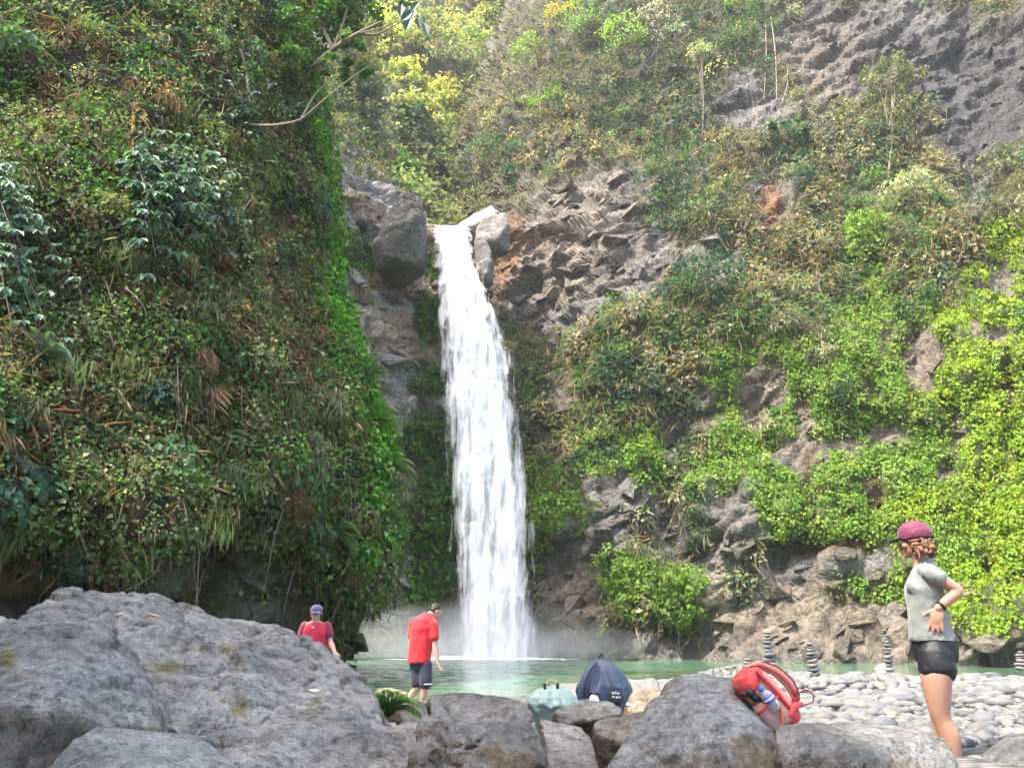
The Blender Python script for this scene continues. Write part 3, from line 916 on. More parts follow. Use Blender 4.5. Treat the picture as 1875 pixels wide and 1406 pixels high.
link("undergrowth", L.mesh("undergrowth"), M['leaf'], kind="stuff")

# ------------------------------------------------------------------ woods on the slope behind
L = Leaves()
nrmB = grid_normals(PBd)
if (nrmB[60, 60] @ (np.array([0, 0, 1.25]) - PBd[60, 60])) < 0:
    nrmB = -nrmB
i, j, pos, nn = surf_sample(PBd, nrmB, 5200, ((EX > 480) & (EX < 1300) & (EY > -300)) * 1.0)
ex, ey = EX[i, j], EY[i, j]
wob = fbm(pos * 0.07, 3, 300) * 0.5
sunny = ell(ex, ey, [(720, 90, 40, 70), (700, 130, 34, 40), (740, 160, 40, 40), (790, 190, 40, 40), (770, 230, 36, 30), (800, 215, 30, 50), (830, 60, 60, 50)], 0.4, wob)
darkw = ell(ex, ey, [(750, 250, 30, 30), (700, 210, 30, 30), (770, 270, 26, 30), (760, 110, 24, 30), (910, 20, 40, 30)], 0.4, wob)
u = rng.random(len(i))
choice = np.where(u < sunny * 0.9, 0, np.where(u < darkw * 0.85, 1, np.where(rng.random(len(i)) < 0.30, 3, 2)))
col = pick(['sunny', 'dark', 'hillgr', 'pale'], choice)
rad = 1.0 + 1.8 * rng.random(len(i)) ** 2
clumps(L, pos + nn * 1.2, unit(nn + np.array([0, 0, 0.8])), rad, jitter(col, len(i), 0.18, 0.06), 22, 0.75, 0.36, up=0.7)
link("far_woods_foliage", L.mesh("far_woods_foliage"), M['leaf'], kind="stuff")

# ------------------------------------------------------------------ plants over the near cliff on the left
nrmNd = grid_normals(smooth_grid(PNd, 8))
if nrmNd[200, 120] @ (np.array([0, 0, 1.25]) - PNd[200, 120]) < 0:
    nrmNd = -nrmNd
uu2 = np.ones((NR, 1)) * uu[None]
mk = np.clip(1 - 0.93 * rockN, 0.05, 1) * (NXp > -420) * (vy[:, None] > -300) * (uu2 < 0.97)
i, j, pos, nn = surf_sample(PNd, nrmNd, 26000, mk)
px, py = NXp[i, j], NYp[i, j]
rimw = smooth01((uu2[i, j] - 0.755 - 0.02 * np.sin(py / 60.0)) / 0.06) * smooth01((1050 - py) / 90) * smooth01((py - 130) / 90)
inner = smooth01((uu2[i, j] - 0.74) / 0.07) * smooth01((1050 - py) / 90)
wob = fbm(pos * 0.5, 3, 310)
brownw = smooth01((fbm(pos * np.array([0.8, 0.8, 0.35]), 3, 320) + 0.05) * 3) * 1.3
brownw = brownw + 0.8 * ell(px, py, [(400, 760, 60, 130), (470, 600, 80, 100), (130, 690, 30, 120), (100, 60, 60, 50), (390, 500, 60, 60)], 0.5, wob)
darktop = smooth01((300 - py) / 300) + 0.6 * ell(px, py, [(260, 560, 60, 80), (120, 470, 50, 90)], 0.5, wob)
w = np.stack([1.4 + 0 * px, 0.07 + 0.45 * brownw * (1 - rimw), 0.25 + 1.0 * darktop, 0.60 + 0.9 * inner, 9 * rimw * smooth01((wob + 0.22) * 3), 0.28 + 0 * px], -1)
names2 = ['olive', 'brown', 'deep', 'green', 'rim', 'pale']
g = np.stack([fbm(pos * 1.1, 2, 330 + k) for k in range(6)], -1)
ch = (np.log(w + 1e-4) + 2.6 * g + 0.4 * rng.gumbel(size=w.shape)).argmax(1)
col = pick(names2, ch)
rad = 0.16 + 0.36 * rng.random(len(i)) ** 2
D = pos[:, 1]
ln = np.clip(0.0072 * D, 0.085, 0.22) * np.where(ch == 4, 1.1, 1.0) * np.where(ch == 5, 0.6, 1.0)
L = Leaves()
col = col * 1.22
clumps(L, pos + nn * (rad * 0.5)[:, None], unit(nn + np.array([0, 0, 0.2])), rad, jitter(col, len(i), 0.25, 0.06), 11, ln, 0.36, up=0.5, flat=1.0, droop=0.30, amt=0.25)
q = rng.random(len(i)) < 0.22 * (rimw < 0.5)
k = np.repeat(np.nonzero(q)[0], 4)                           # dry stems hanging through the leaves
tipd = unit(rng.normal(size=(len(k), 3)) * 0.55 + nn[k] * 0.3 - np.array([0, 0, 0.9]))
L.add(pos[k] + nn[k] * 0.25 + rng.normal(size=(len(k), 3)) * 0.25, nn[k], tipd, 0.35 + 0.5 * rng.random(len(k)), 0.010, jitter(np.tile(np.array([[0.20, 0.14, 0.09]]), (len(k), 1)), len(k), 0.3))
link("undergrowth", L.mesh("undergrowth"), M['leaf'], kind="stuff")

mosaic(PNd, nrmNd, np.clip(1 - 1.3 * rockN, 0, 1) * (NXp > -300) * (vy[:, None] > -200) * (uu2 < 0.78), 620, 0.28, 0.75, 1.0,
       [('olive', 0.14, 0.30, 0.3, 1.35), ('deep', 0.20, 0.36, 0.4, 1.5), ('green', 0.13, 0.34, 0.3, 1.15), ('brown', 0.42, 0.05, 1.1, 1.3), ('olive', 0.46, 0.05, 1.2, 1.5), ('pale', 0.40, 0.06, 1.1, 0.6), ('olive', 0.30, 0.10, 0.7, 1.2), ('deep', 0.28, 0.30, 0.5, 1.5), ('brown', 0.12, 0.25, 0.4, 1.3), ('pale', 0.10, 0.30, 0.2, 0.7)], 80, 2, "shrubbery", 0.2)
# ------------------------------------------------------------------ trees and shrubs one can tell apart
def wall_at(px, py, which='R'):
    GXp, GYp, G, Nn = {'R': (PX, PY, PRd, nrmRd), 'L': (QX, QY, PLd, nrmLd), 'N': (NXp, NYp, PNd, nrmNd), 'B': (EX, EY, PBd, nrmB)}[which]
    d = (GXp - px) ** 2 + (GYp - py) ** 2
    if which == 'N':
        d = d + (uu[None] > 0.91) * 1e6
    k = np.unravel_index(d.argmin(), d.shape)
    return G[k], unit(Nn[k])

def bark_mat(name, a, b):
    t = NT(name)
    v = t.coord(scale=(1, 1, 0.3), kind="World")
    t.set(Base_Color=t.mix(t.noise(v, 8.0, 5), a, b), Roughness=0.9, Normal=t.bump(t.noise(v, 26.0, 4), 0.6, 0.02))
    return t.m
M['bark'] = bark_mat('bark', (0.10, 0.075, 0.05), (0.26, 0.21, 0.15))
M['bark_moss'] = bark_mat('mossy_bark', (0.16, 0.11, 0.04), (0.36, 0.20, 0.05))
M['twig'] = bark_mat('dry_twig', (0.15, 0.12, 0.09), (0.30, 0.25, 0.19))

def tubes(paths, radii, n=7):
    """several tapered stems in one mesh"""
    V, F, o = [], [], 0
    for pth, rad in zip(paths, radii):
        pth = np.array([list(p) for p in pth], float)
        t0 = np.arange(len(pth)); t1 = np.linspace(0, len(pth) - 1, (len(pth) - 1) * 4 + 1)
        C = np.stack([np.interp(t1, t0, pth[:, k]) for k in range(3)], -1)
        for _ in range(2):
            C[1:-1] = (C[:-2] + 2 * C[1:-1] + C[2:]) / 4
        rr = np.interp(t1, [0, len(pth) - 1], rad)
        T = unit(np.gradient(C, axis=0))
        a = unit(np.cross(T, np.array([0.31, 0.87, 0.38]))); b = np.cross(T, a)
        th = np.linspace(0, 2 * np.pi, n, endpoint=False)
        R_ = C[:, None] + rr[:, None, None] * (np.cos(th)[None, :, None] * a[:, None] + np.sin(th)[None, :, None] * b[:, None])
        m = len(C)
        V.append(R_.reshape(-1, 3))
        i_ = np.arange(m * n).reshape(m, n) + o
        F.append(np.stack([i_[:-1], np.roll(i_[:-1], -1, 1), np.roll(i_[1:], -1, 1), i_[1:]], -1).reshape(-1, 4))
        o += m * n
    return np.concatenate(V), np.concatenate(F)

def stems(name, parent, paths, radii, mat, n=7):
    v, f = tubes(paths, radii, n)
    return link(name, make_mesh(name, v - np.array(parent.location), f), mat, parent)

def crown_leaves(C, rx, rz, species, n, nleaf, length, width, clump=0.33, up=0.55, droop=0.3, ry=None, tone=1.0):
    """uneven crown: clumps of leaves spread through an ellipsoid, thinner inside"""
    L = Leaves()
    C = np.asarray(C, float)
    d = rdir(n)
    r = (0.35 + 0.65 * rng.random((n, 1)) ** 0.5)
    ctr = C + d * r * np.array([rx, ry or rx, rz])
    base = np.array(SPEC[species])[rng.integers(0, len(SPEC[species]), n)] * tone
    rad = clump * (rx + rz) / 2 * (0.6 + 0.8 * rng.random(n))
    clumps(L, ctr, unit(d + np.array([0, 0, 0.6])), rad, jitter(base, n, 0.18, 0.05), nleaf, length, width, up=up, droop=droop, flat=0.75, amt=0.2)
    return L

def plant(name, label, cat, which, px, py, rpx, rpy, species, n=26, nleaf=16, length=0.30, width=0.36, trunk=None, out=0.5, tone=1.0, group=None, droop=0.3, extra=()):
    """a shrub or tree rooted in the wall at its photo position"""
    if species in ('bright', 'orange', 'grey') and py < 250:
        rpx, rpy, tone, n = rpx * 1.2, rpy * 1.2, tone * 1.35, int(n * 1.4)
    if cat == 'creeper':
        out, n = 0.12, int(n * 0.8)
    P0, N0 = wall_at(px, py, which)
    m_ = P0[1] / FPX / 0.95
    rx, rz = rpx * m_, rpy * m_
    C = P0 + N0 * rx * out
    ry = rx * (0.4 if cat == 'creeper' else 0.75)
    if trunk:
        base, bn = wall_at(trunk[0], trunk[1], which)
    else:
        base = P0 - N0 * 0.3 - np.array([0, 0, rz * 0.8])
    t_ = thing(name, label, cat, base.tolist(), group)
    L = crown_leaves(C, rx, rz, species, n, nleaf, length, width, ry=ry, tone=tone, droop=droop)
    for (ex_, ey_, erx, ery) in extra:
        Pe, Ne = wall_at(ex_, ey_, which)
        Ce = np.array([unproj(ex_, ey_, C[1])]).reshape(3)
        L2 = crown_leaves(Ce, erx * m_, ery * m_, species, max(6, int(n * erx * ery / (rpx * rpy))), nleaf, length, width, tone=tone)
        L.v += L2.v; L.c += L2.c
    link("crown", L.mesh("crown", base), M['leaf'], t_)
    tr = [[base, base * 0.55 + C * 0.45 + np.array([0.15, 0, 0.1]) * rx, C]]
    rd_ = [(max(0.05, rx * 0.045), 0.03)]
    for k in range(5):
        a = C * 0.5 + base * 0.5
        tr.append([a, (a + C) / 2 + rdir(1)[0] * 0.2 * rx, C + rdir(1)[0] * np.array([rx, ry, rz]) * 0.7]); rd_.append((max(0.035, rx * 0.022), 0.015))
    for (ex_, ey_, erx, ery) in extra:
        Ce = unproj(ex_, ey_, C[1]).reshape(3)
        tr.append([base * 0.5 + C * 0.5, (base * 0.25 + C * 0.25 + Ce * 0.5), Ce]); rd_.append((max(0.035, rx * 0.03), 0.02))
    stems("trunk", t_, tr, rd_, M['bark'])
    return t_

RW = "plants on the right-hand cliff"
plant("tree", "slender tree with pale sunlit crown left of the shale face", "tree", 'R', 1277, 118, 26, 32, 'pale', 30, 16, 0.34, 0.4, (1288, 262), 0.9, 1.1, extra=[(1312, 165, 16, 10), (1248, 178, 20, 14)])
plant("tree", "broad grey-green tree growing under the shale face, reddish trunk below", "tree", 'R', 1618, 165, 62, 40, 'scrub', 60, 18, 0.36, 0.36, (1624, 345), 0.8, 1.15, extra=[(1560, 205, 44, 26), (1672, 205, 44, 24), (1610, 235, 70, 26)])
plant("shrub", "bright green shrub at the top beside the yellow bush", "shrub", 'R', 1078, 55, 46, 26, 'bright', 30, 16, 0.34)
plant("shrub", "bright green shrub hanging right of the two brightest top shrubs", "shrub", 'R', 1150, 92, 44, 30, 'bright', 28, 16, 0.34)
plant("shrub", "golden yellow bush at the top of the cliff", "shrub", 'R', 1027, 38, 27, 34, 'orange', 24, 16, 0.34)
plant("shrub", "pale silvery bush near the top right of the bright shrubs", "shrub", 'R', 1205, 68, 38, 46, 'grey', 30, 12, 0.36, 0.25)
plant("shrub", "light green feathery shrub on the ridge left of the yellow bush", "shrub", 'R', 978, 102, 30, 32, 'bright', 24, 16, 0.30, tone=0.9)
plant("shrub", "feathery yellow-green shrub halfway down the ridge", "shrub", 'R', 1008, 205, 42, 26, 'bright', 26, 16, 0.30, tone=0.8)
plant("shrub", "fresh green shrub at the very top edge above the slender tree", "shrub", 'R', 1358, 18, 30, 20, 'bright', 20, 16, 0.34)
plant("shrub", "dark green shrub under the fresh green one at the top edge", "shrub", 'R', 1352, 92, 46, 36, 'green', 30, 16, 0.34, tone=0.8)
plant("shrub", "big dark blue-green bush in the hollow right of the fractured rock", "shrub", 'R', 1236, 405, 46, 56, 'dark', 40, 16, 0.36)
plant("shrub", "dark glossy large-leaved bush below the slender tree", "shrub", 'R', 1425, 268, 46, 34, 'dark', 30, 14, 0.50, 0.45, tone=1.2)
plant("shrub", "whitish leafy shrub right of the reddish trunk", "shrub", 'R', 1668, 385, 48, 34, 'pale', 34, 16, 0.36, tone=1.15)
plant("shrub", "tan tuft of dry grass beneath the slender tree", "grass tuft", 'R', 1338, 308, 18, 34, 'dry', 20, 16, 0.75, 0.08, droop=0.1)
plant("shrub", "tan dry thicket in the middle of the cliff above the creeper", "shrub", 'R', 1450, 470, 60, 34, 'dry', 34, 16, 0.42, 0.2)
plant("shrub", "vivid green fern bank in the shade below the reddish trunk", "shrub", 'R', 1592, 352, 30, 26, 'green', 24, 16, 0.34, tone=1.1)
plant("shrub", "yellow-green creeper tongue hanging below the fern bank", "creeper", 'R', 1590, 450, 30, 56, 'bright', 34, 18, 0.30, tone=1.1)
plant("shrub", "brownish wispy bush on the left shoulder of the ridge", "shrub", 'R', 885, 225, 36, 36, 'dry', 30, 16, 0.32, tone=0.8)
plant("shrub", "dark green bush with lime tips low on the ridge above the lip", "shrub", 'R', 905, 290, 44, 28, 'green', 30, 16, 0.32, tone=0.9)
plant("shrub", "dense olive bush at mid cliff right of the fractured rock", "shrub", 'R', 1292, 545, 70, 44, 'dark', 46, 16, 0.34, tone=1.2)
plant("shrub", "bright creeper cushion on the ledge right of the falls", "creeper", 'R', 1040, 932, 66, 36, 'bright', 50, 18, 0.30, 0.42, droop=0.5)
plant("shrub", "upright bright creeper cushion above the bare ledge", "creeper", 'R', 1186, 858, 30, 54, 'bright', 40, 18, 0.30, 0.42, droop=0.5)
plant("shrub", "green creeper mound hanging over the dark cave at the cliff foot", "creeper", 'R', 1240, 1085, 46, 44, 'bright', 44, 18, 0.30, 0.4, tone=0.7, droop=0.6)
plant("shrub", "green creeper mound left of the cave, near the cliff foot", "creeper", 'R', 1160, 1080, 34, 54, 'bright', 36, 18, 0.30, 0.4, tone=0.8, droop=0.6)
plant("shrub", "dark round bush halfway up, right of the falls", "shrub", 'R', 1150, 690, 40, 34, 'dark', 30, 16, 0.34)
plant("shrub", "olive bush beside the falls below the fractured rock", "shrub", 'R', 975, 655, 36, 44, 'scrub', 34, 16, 0.32, tone=1.1)
plant("shrub", "glossy emerald large-leaved patch amid the yellow-green creeper", "creeper", 'R', 1432, 770, 32, 32, 'rim', 26, 14, 0.42, 0.48, droop=0.5)
plant("shrub", "dark olive bush above the creeper, left of the pale bare slab", "shrub", 'R', 1690, 580, 44, 34, 'green', 30, 16, 0.34, tone=0.8)
plant("shrub", "vivid lime creeper cushion at the right picture edge", "creeper", 'R', 1845, 600, 36, 60, 'lime', 40, 18, 0.32, 0.42, droop=0.5)
plant("shrub", "grey-green bush on the right edge below the shale", "shrub", 'R', 1840, 320, 46, 40, 'scrub', 34, 16, 0.34, tone=1.2)
plant("shrub", "emerald creeper patch clinging beside the upper falls", "creeper", 'L', 778, 585, 20, 40, 'rim', 30, 16, 0.30, 0.42, droop=0.5, tone=0.8)
plant("shrub", "dark green creeper patch left of the middle of the falls", "creeper", 'L', 786, 705, 28, 24, 'rim', 24, 16, 0.30, 0.42, droop=0.5, tone=0.6)
plant("shrub", "long green creeper curtain left of the lower falls", "creeper", 'L', 790, 920, 30, 90, 'rim', 60, 16, 0.30, 0.42, droop=0.5, tone=0.75)
# trees of the wooded slope behind the lip
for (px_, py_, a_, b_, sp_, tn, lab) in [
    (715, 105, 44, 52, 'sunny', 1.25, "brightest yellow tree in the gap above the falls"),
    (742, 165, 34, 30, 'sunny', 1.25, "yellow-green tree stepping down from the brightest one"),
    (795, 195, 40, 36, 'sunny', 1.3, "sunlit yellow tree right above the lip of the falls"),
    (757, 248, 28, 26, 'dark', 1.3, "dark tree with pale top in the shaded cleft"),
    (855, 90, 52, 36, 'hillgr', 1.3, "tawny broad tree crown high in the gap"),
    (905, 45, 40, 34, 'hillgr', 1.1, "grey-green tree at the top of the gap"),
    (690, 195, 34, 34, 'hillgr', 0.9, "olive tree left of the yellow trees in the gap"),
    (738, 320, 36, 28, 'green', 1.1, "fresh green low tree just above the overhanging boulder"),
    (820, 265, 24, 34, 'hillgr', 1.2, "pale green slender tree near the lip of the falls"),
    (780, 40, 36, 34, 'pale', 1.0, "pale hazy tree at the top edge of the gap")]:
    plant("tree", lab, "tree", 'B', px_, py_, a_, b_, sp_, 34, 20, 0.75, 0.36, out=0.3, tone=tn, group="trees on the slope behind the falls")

# bare hanging stems on the right wall
vines = []
for (x0, y0, x1, y1) in [(1412, 40, 1418, 190), (1395, 60, 1400, 170), (1440, 130, 1436, 200), (1285, 470, 1262, 560), (1300, 520, 1330, 590)]:
    a, na = wall_at(x0, y0); b, nb_ = wall_at(x1, y1)
    a = a + na * 0.8; b = b + nb_ * 0.9
    vines.append([a, (a + b) / 2 + np.array([rng.normal() * 0.3, -0.3, 0]), b])
vt = thing("hanging_vine", "bare hanging vine stems below the top edge of the right cliff", "vine", vines[0][0].tolist())
stems("stem", vt, vines[:3], [(0.07, 0.04)] * 3, M['twig'])

# ---- ferns, drooping trees and dry tufts on the near cliff
def fern(label, which, px, py, nfr, length, species, tone=1.0, spread=1.0, side=0.0, group="ferns on the near cliff", D=None, upk=0.35):
    if D is None:
        P0, N0 = wall_at(px, py, which); P0 = P0 + N0 * 0.25
    else:
        P0 = unproj(px, py, D).reshape(3); N0 = np.array([0, -0.5, 0.85])
    t_ = thing("fern", label, "fern", P0.tolist(), group)
    nfr = int(nfr * 1.5)
    for k in range(nfr):
        a = (k + 0.5) / nfr * 2 - 1
        d0 = unit(N0 * 0.7 + np.array([a * spread + side, -0.1, upk + 0.3 * rng.random()]))
        pts = []
        p = np.array([0.0, 0, 0]); d = d0.copy()
        m = 32
        for q in range(m):
            pts.append(p.copy())
            d = unit(d + np.array([0, 0, -0.052 - 0.03 * rng.random()]))
            p = p + d * length / m * (0.85 + 0.3 * rng.random())
        pts = np.array(pts)
        T = unit(np.gradient(pts, axis=0)); s = unit(np.cross(T, np.array([0, 0, 1.0]) + N0 * 0.5)); nn_ = np.cross(s, T)
        L = Leaves()
        w = np.sin(np.linspace(0.25, 1.0, m) * np.pi) ** 0.8
        base = np.array(SPEC[species])[rng.integers(0, len(SPEC[species]), m)] * tone
        for sg in (-1, 1):
            L.add(pts, nn_, s * sg + T * 0.45 - np.array([0, 0, 0.25]), length * 0.17 * w + 0.01, length * 0.012, jitter(base, m, 0.15))
        v, f = tubes([pts[::3]], [(0.012, 0.004)], 5)
        fr = link("frond", L.mesh("frond"), M['leaf_wax'], t_)
        link("stalk", make_mesh("stalk", v, f), M['twig'], fr)
    return t_
FR = [("pale fern hanging at the left edge halfway down the near cliff", 60, 690, 6, 1.0, 'blue', 1.0), ("fern low at the left edge above the dark undercut", 40, 850, 5, 0.85, 'blue', 0.9),
      ("small bluish fern in the middle of the near cliff", 235, 835, 4, 0.6, 'blue', 1.05), ("pale fern just above the undercut rock", 430, 945, 5, 1.0, 'green', 1.5),
      ("yellow-green fern above the woman in red", 592, 985, 6, 1.3, 'green', 1.6), ("fern on the green rim at mid height", 655, 690, 5, 1.2, 'rim', 1.1),
      ("arching fern on the green rim below the middle", 672, 775, 6, 1.5, 'rim', 1.1), ("arching fern low on the green rim", 690, 865, 6, 1.5, 'rim', 1.0), ("fern high on the near cliff under the leaning tree", 330, 60, 5, 1.1, 'green', 1.2)]
for (lab, px_, py_, nf_, ln_, sp_, tn) in FR:
    fern(lab, 'N', px_, py_, nf_, ln_, sp_, tn)
fern("small bright green fern between the huge boulder and the pitted rock", 'N', 712, 1312, 7, 0.38, 'rim', 1.2, group=None, D=7.2, upk=0.7, side=0.3) if False else None

def drooper(name, label, cat, branches, leaf, species, nros, tone=1.0, trunk=None, mat='bark', per=6, width=0.26):
    """branches of hanging leaf fans: each rosette carries several drooping leaves"""
    b0 = np.asarray(branches[0][0], float)
    t_ = thing(name, label, cat, b0.tolist())
    L = Leaves()
    paths, rad = [], []
    for br in branches:
        br = np.array([list(x) for x in br], float)
        paths.append(br); rad.append((0.022, 0.006))
        tt_ = np.linspace(0.15, 1, nros)
        seg = np.linspace(0, 1, len(br))
        C = np.stack([np.interp(tt_, seg, br[:, k]) for k in range(3)], -1) + rng.normal(size=(nros, 3)) * leaf * 0.55
        idx = np.repeat(np.arange(nros), per)
        m = len(idx)
        base = np.array(SPEC[species])[rng.integers(0, len(SPEC[species]), nros)] * tone
        ang = np.tile(np.linspace(-1.25, 1.25, per), nros) + rng.normal(size=m) * 0.2
        out = unit(np.stack([np.sin(ang), -np.cos(ang) * 0.7, -0.75 + 0.25 * rng.normal(size=m)], -1))
        nrm = unit(np.stack([np.sin(ang) * 0.6, -np.cos(ang) * 0.6, np.full(m, 0.75)], -1) + 0.2 * rng.normal(size=(m, 3)))
        L.add(C[idx] + out * leaf * 0.12, nrm, out, leaf * (0.75 + 0.5 * rng.random(m)), leaf * width, jitter(base[idx], m, 0.14))
    link("crown", L.mesh("crown", b0), M['leaf_wax'], t_)
    stems("branch", t_, paths, rad, M['bark'])
    if trunk is not None:
        stems("trunk", t_, [trunk], [(0.07, 0.05)], M[mat], 9)
    return t_
def Np3(px, py, off):
    P0, N0 = wall_at(px, py, 'N')
    D0 = P0[1] - off
    return unproj(px, py, D0).reshape(3)
brs = []
root = Np3(235, 300, 0.5)
for (x, y, o_) in [(300, 262, 1.2), (345, 275, 1.5), (390, 305, 1.5), (420, 340, 1.4), (435, 390, 1.2), (440, 430, 1.0), (400, 350, 1.9), (350, 330, 2.0), (310, 330, 2.0), (390, 400, 1.6), (350, 395, 1.8), (300, 390, 1.8), (270, 430, 1.4), (320, 450, 1.4), (265, 350, 1.8), (330, 290, 1.9), (285, 470, 1.2), (345, 480, 1.0), (420, 460, 0.9), (365, 440, 1.4)]:
    e = Np3(x, y, o_)
    brs.append([root + rng.normal(size=3) * 0.1, (root + e) / 2 + np.array([0, 0, 0.45]), e])
drooper("tree", "drooping tree with blue-green leaf fans and orange mossy trunk on the near cliff", "tree", brs, 0.34, 'blue', 9, 1.0, [Np3(226, 395, 0.4), Np3(236, 330, 0.6), Np3(243, 260, 0.7), Np3(246, 190, 0.6)], 'bark_moss', 7)
root = Np3(-60, 300, 0.6); brs = []
for (x, y, o_) in [(10, 345, 1.2), (40, 360, 1.4), (60, 395, 1.3), (20, 420, 1.4), (80, 430, 1.2), (45, 470, 1.2), (110, 470, 1.0), (125, 500, 0.9), (70, 520, 1.0), (15, 500, 1.2), (60, 575, 0.9), (20, 590, 1.0), (90, 610, 0.8), (5, 300, 1.2)]:
    e = Np3(x, y, o_); brs.append([root, (root + e) / 2 + np.array([0, 0, 0.4]), e])
drooper("tree", "drooping pale green tree cut by the left picture edge", "tree", brs, 0.26, 'blue', 10, 1.2, None, 'bark', 6)
root = Np3(450, 215, 0.5); brs = []
for (x, y, o_) in [(375, 110, 1.2), (400, 95, 1.3), (430, 120, 1.3), (355, 150, 1.0), (415, 165, 1.3), (385, 180, 1.2), (445, 145, 1.2), (470, 110, 1.1), (410, 215, 1.0), (480, 165, 1.0)]:
    e = Np3(x, y, o_); brs.append([root, (root + e) / 2 + np.array([0, 0, 0.3]), e])
drooper("tree", "thin crooked tree with grey-green palmate leaves below the leaning tree", "tree", brs, 0.40, 'blue', 3, 0.75, [Np3(445, 230, 0.5), Np3(456, 190, 0.8), Np3(452, 130, 0.9), Np3(440, 90, 0.9)], 'bark', 7)

def tuft(label, px, py, n, ln, species, cat="dry leaves", off=0.4, fan=0.9):
    P0 = Np3(px, py, off)
    t_ = thing("dry_tuft", label, cat, P0.tolist(), "dry hanging tufts on the near cliff")
    L = Leaves()
    a = rng.uniform(-1, 1, n)
    d = unit(np.stack([a * fan, -0.35 + 0.25 * rng.normal(size=n), -0.8 + 0.45 * rng.normal(size=n)], -1))
    pos = np.zeros((n, 3)) + np.stack([a * ln * 0.5, -0.2 * rng.random(n), rng.uniform(-0.3, 0.35, n) * ln], -1)
    base = np.array(SPEC[species])[rng.integers(0, len(SPEC[species]), n)]
    L.add(pos, unit(rng.normal(size=(n, 3)) + np.array([0, -1, 0.4])), d, ln * (0.4 + 0.6 * rng.random(n)), 0.022, jitter(base, n, 0.25))
    link("blades", L.mesh("blades"), M['leaf'], t_)
tuft("pinkish dry leaf tuft hanging in the middle of the near cliff", 395, 590, 170, 0.9, 'straw')
tuft("brown dry leaf tuft below the pinkish one", 375, 725, 130, 0.8, 'straw')
tuft("brown dry leaf tuft under the drooping blue-green tree", 385, 480, 150, 0.8, 'brown')
tuft("dry grass tuft near the top left corner", 115, 60, 160, 0.9, 'brown')

# leaning tree at the top of the near cliff, its canopy hanging over the gorge
lt0 = Np3(515, 185, 0.3)
lt = thing("tree", "leaning tree over the gorge with bare slanting trunk and dark canopy", "tree", lt0.tolist())
q_ = [lt0, Np3(560, 140, 1.5) * 0 + unproj(560, 138, lt0[1] - 1.0).reshape(3), unproj(610, 90, lt0[1] - 2.0).reshape(3), unproj(655, 62, lt0[1] - 3.0).reshape(3), unproj(700, 40, lt0[1] - 3.6).reshape(3)]
lp = [q_, [q_[2], unproj(625, 55, q_[2][1]).reshape(3), unproj(640, 0, q_[2][1]).reshape(3)], [q_[2], unproj(580, 30, q_[2][1]).reshape(3), unproj(560, -40, q_[2][1]).reshape(3)],
      [q_[3], unproj(690, 66, q_[3][1]).reshape(3), unproj(735, 40, q_[3][1] - 0.5).reshape(3)]]
stems("trunk", lt, lp, [(0.16, 0.05), (0.07, 0.03), (0.08, 0.03), (0.05, 0.02)], M['bark'], 9)
Lc = Leaves()
for (x, y, a_, b_, nn_, sp_, tn) in [(480, 40, 70, 40, 40, 'deep', 1.2), (560, 60, 60, 44, 44, 'green', 0.8), (620, 30, 50, 34, 34, 'green', 0.9), (540, 130, 46, 34, 30, 'green', 0.75), (650, 95, 40, 24, 16, 'green', 0.9), (600, -20, 110, 40, 50, 'deep', 1.2),
                                   (660, 10, 50, 24, 20, 'green', 1.0), (400, 20, 70, 40, 40, 'deep', 1.1), (620, 130, 30, 22, 10, 'green', 0.9), (570, 10, 26, 14, 14, 'lime', 0.7), (690, -30, 80, 30, 20, 'deep', 1.2)]:
    D_ = q_[1][1] - 0.5
    mp_ = D_ / FPX
    l_ = crown_leaves(unproj(x, y, D_).reshape(3), a_ * mp_, b_ * mp_, sp_, nn_, 20, 0.21, 0.33, clump=0.30, ry=1.2, tone=tn)
    Lc.v += l_.v; Lc.c += l_.c
link("crown", Lc.mesh("crown", lt0), M['leaf'], lt)
# the low forked branch below it
fb0 = Np3(440, 228, 0.5)
fb = thing("bare_branch", "bare forked branch jutting towards the gorge below the leaning tree", "branch", fb0.tolist())
Df = fb0[1]
g_ = lambda x, y, o_=0.0: unproj(x, y, Df - o_).reshape(3)
stems("branch", fb, [[fb0, g_(500, 231, 0.6), g_(550, 222, 1.0), g_(585, 190, 1.4), g_(640, 145, 1.8), g_(680, 118, 2.0)], [g_(550, 222, 1.0), g_(575, 175, 1.3), g_(600, 150, 1.6)]], [(0.05, 0.012), (0.03, 0.01)], M['twig'], 7)
# twig with big dark leaves reaching into the gap
db0 = unproj(655, 62, q_[3][1]).reshape(3)
db = thing("leafy_twig", "twig of large dark leaves hanging in front of the gap at the top", "twig", db0.tolist())
e1 = unproj(705, 50, db0[1] - 0.8).reshape(3); e2 = unproj(745, 32, db0[1] - 1.2).reshape(3)
stems("stem", db, [[db0, e1, e2]], [(0.03, 0.012)], M['twig'], 7)
Lt = Leaves()
n_ = 11
cc_ = np.array([unproj(x, y, db0[1] - 1.2 - 0.1 * k).reshape(3) for k, (x, y) in enumerate([(738, 18), (748, 10), (760, 15), (742, 30), (752, 34), (765, 32), (772, 30), (735, 8), (756, 22), (768, 2), (776, 42)])])
dd_ = unit(np.stack([rng.normal(size=n_) * 0.5, -0.2 + 0 * cc_[:, 0], np.full(n_, -1.0)], -1))
Lt.add(cc_, unit(rng.normal(size=(n_, 3)) * 0.3 + np.array([0, -1, 0.5])), dd_, 0.62, 0.17, jitter(np.tile(np.array([[0.030, 0.075, 0.050]]), (n_, 1)), n_, 0.2))
link("leaves", Lt.mesh("leaves", db0), M['leaf_wax'], db)

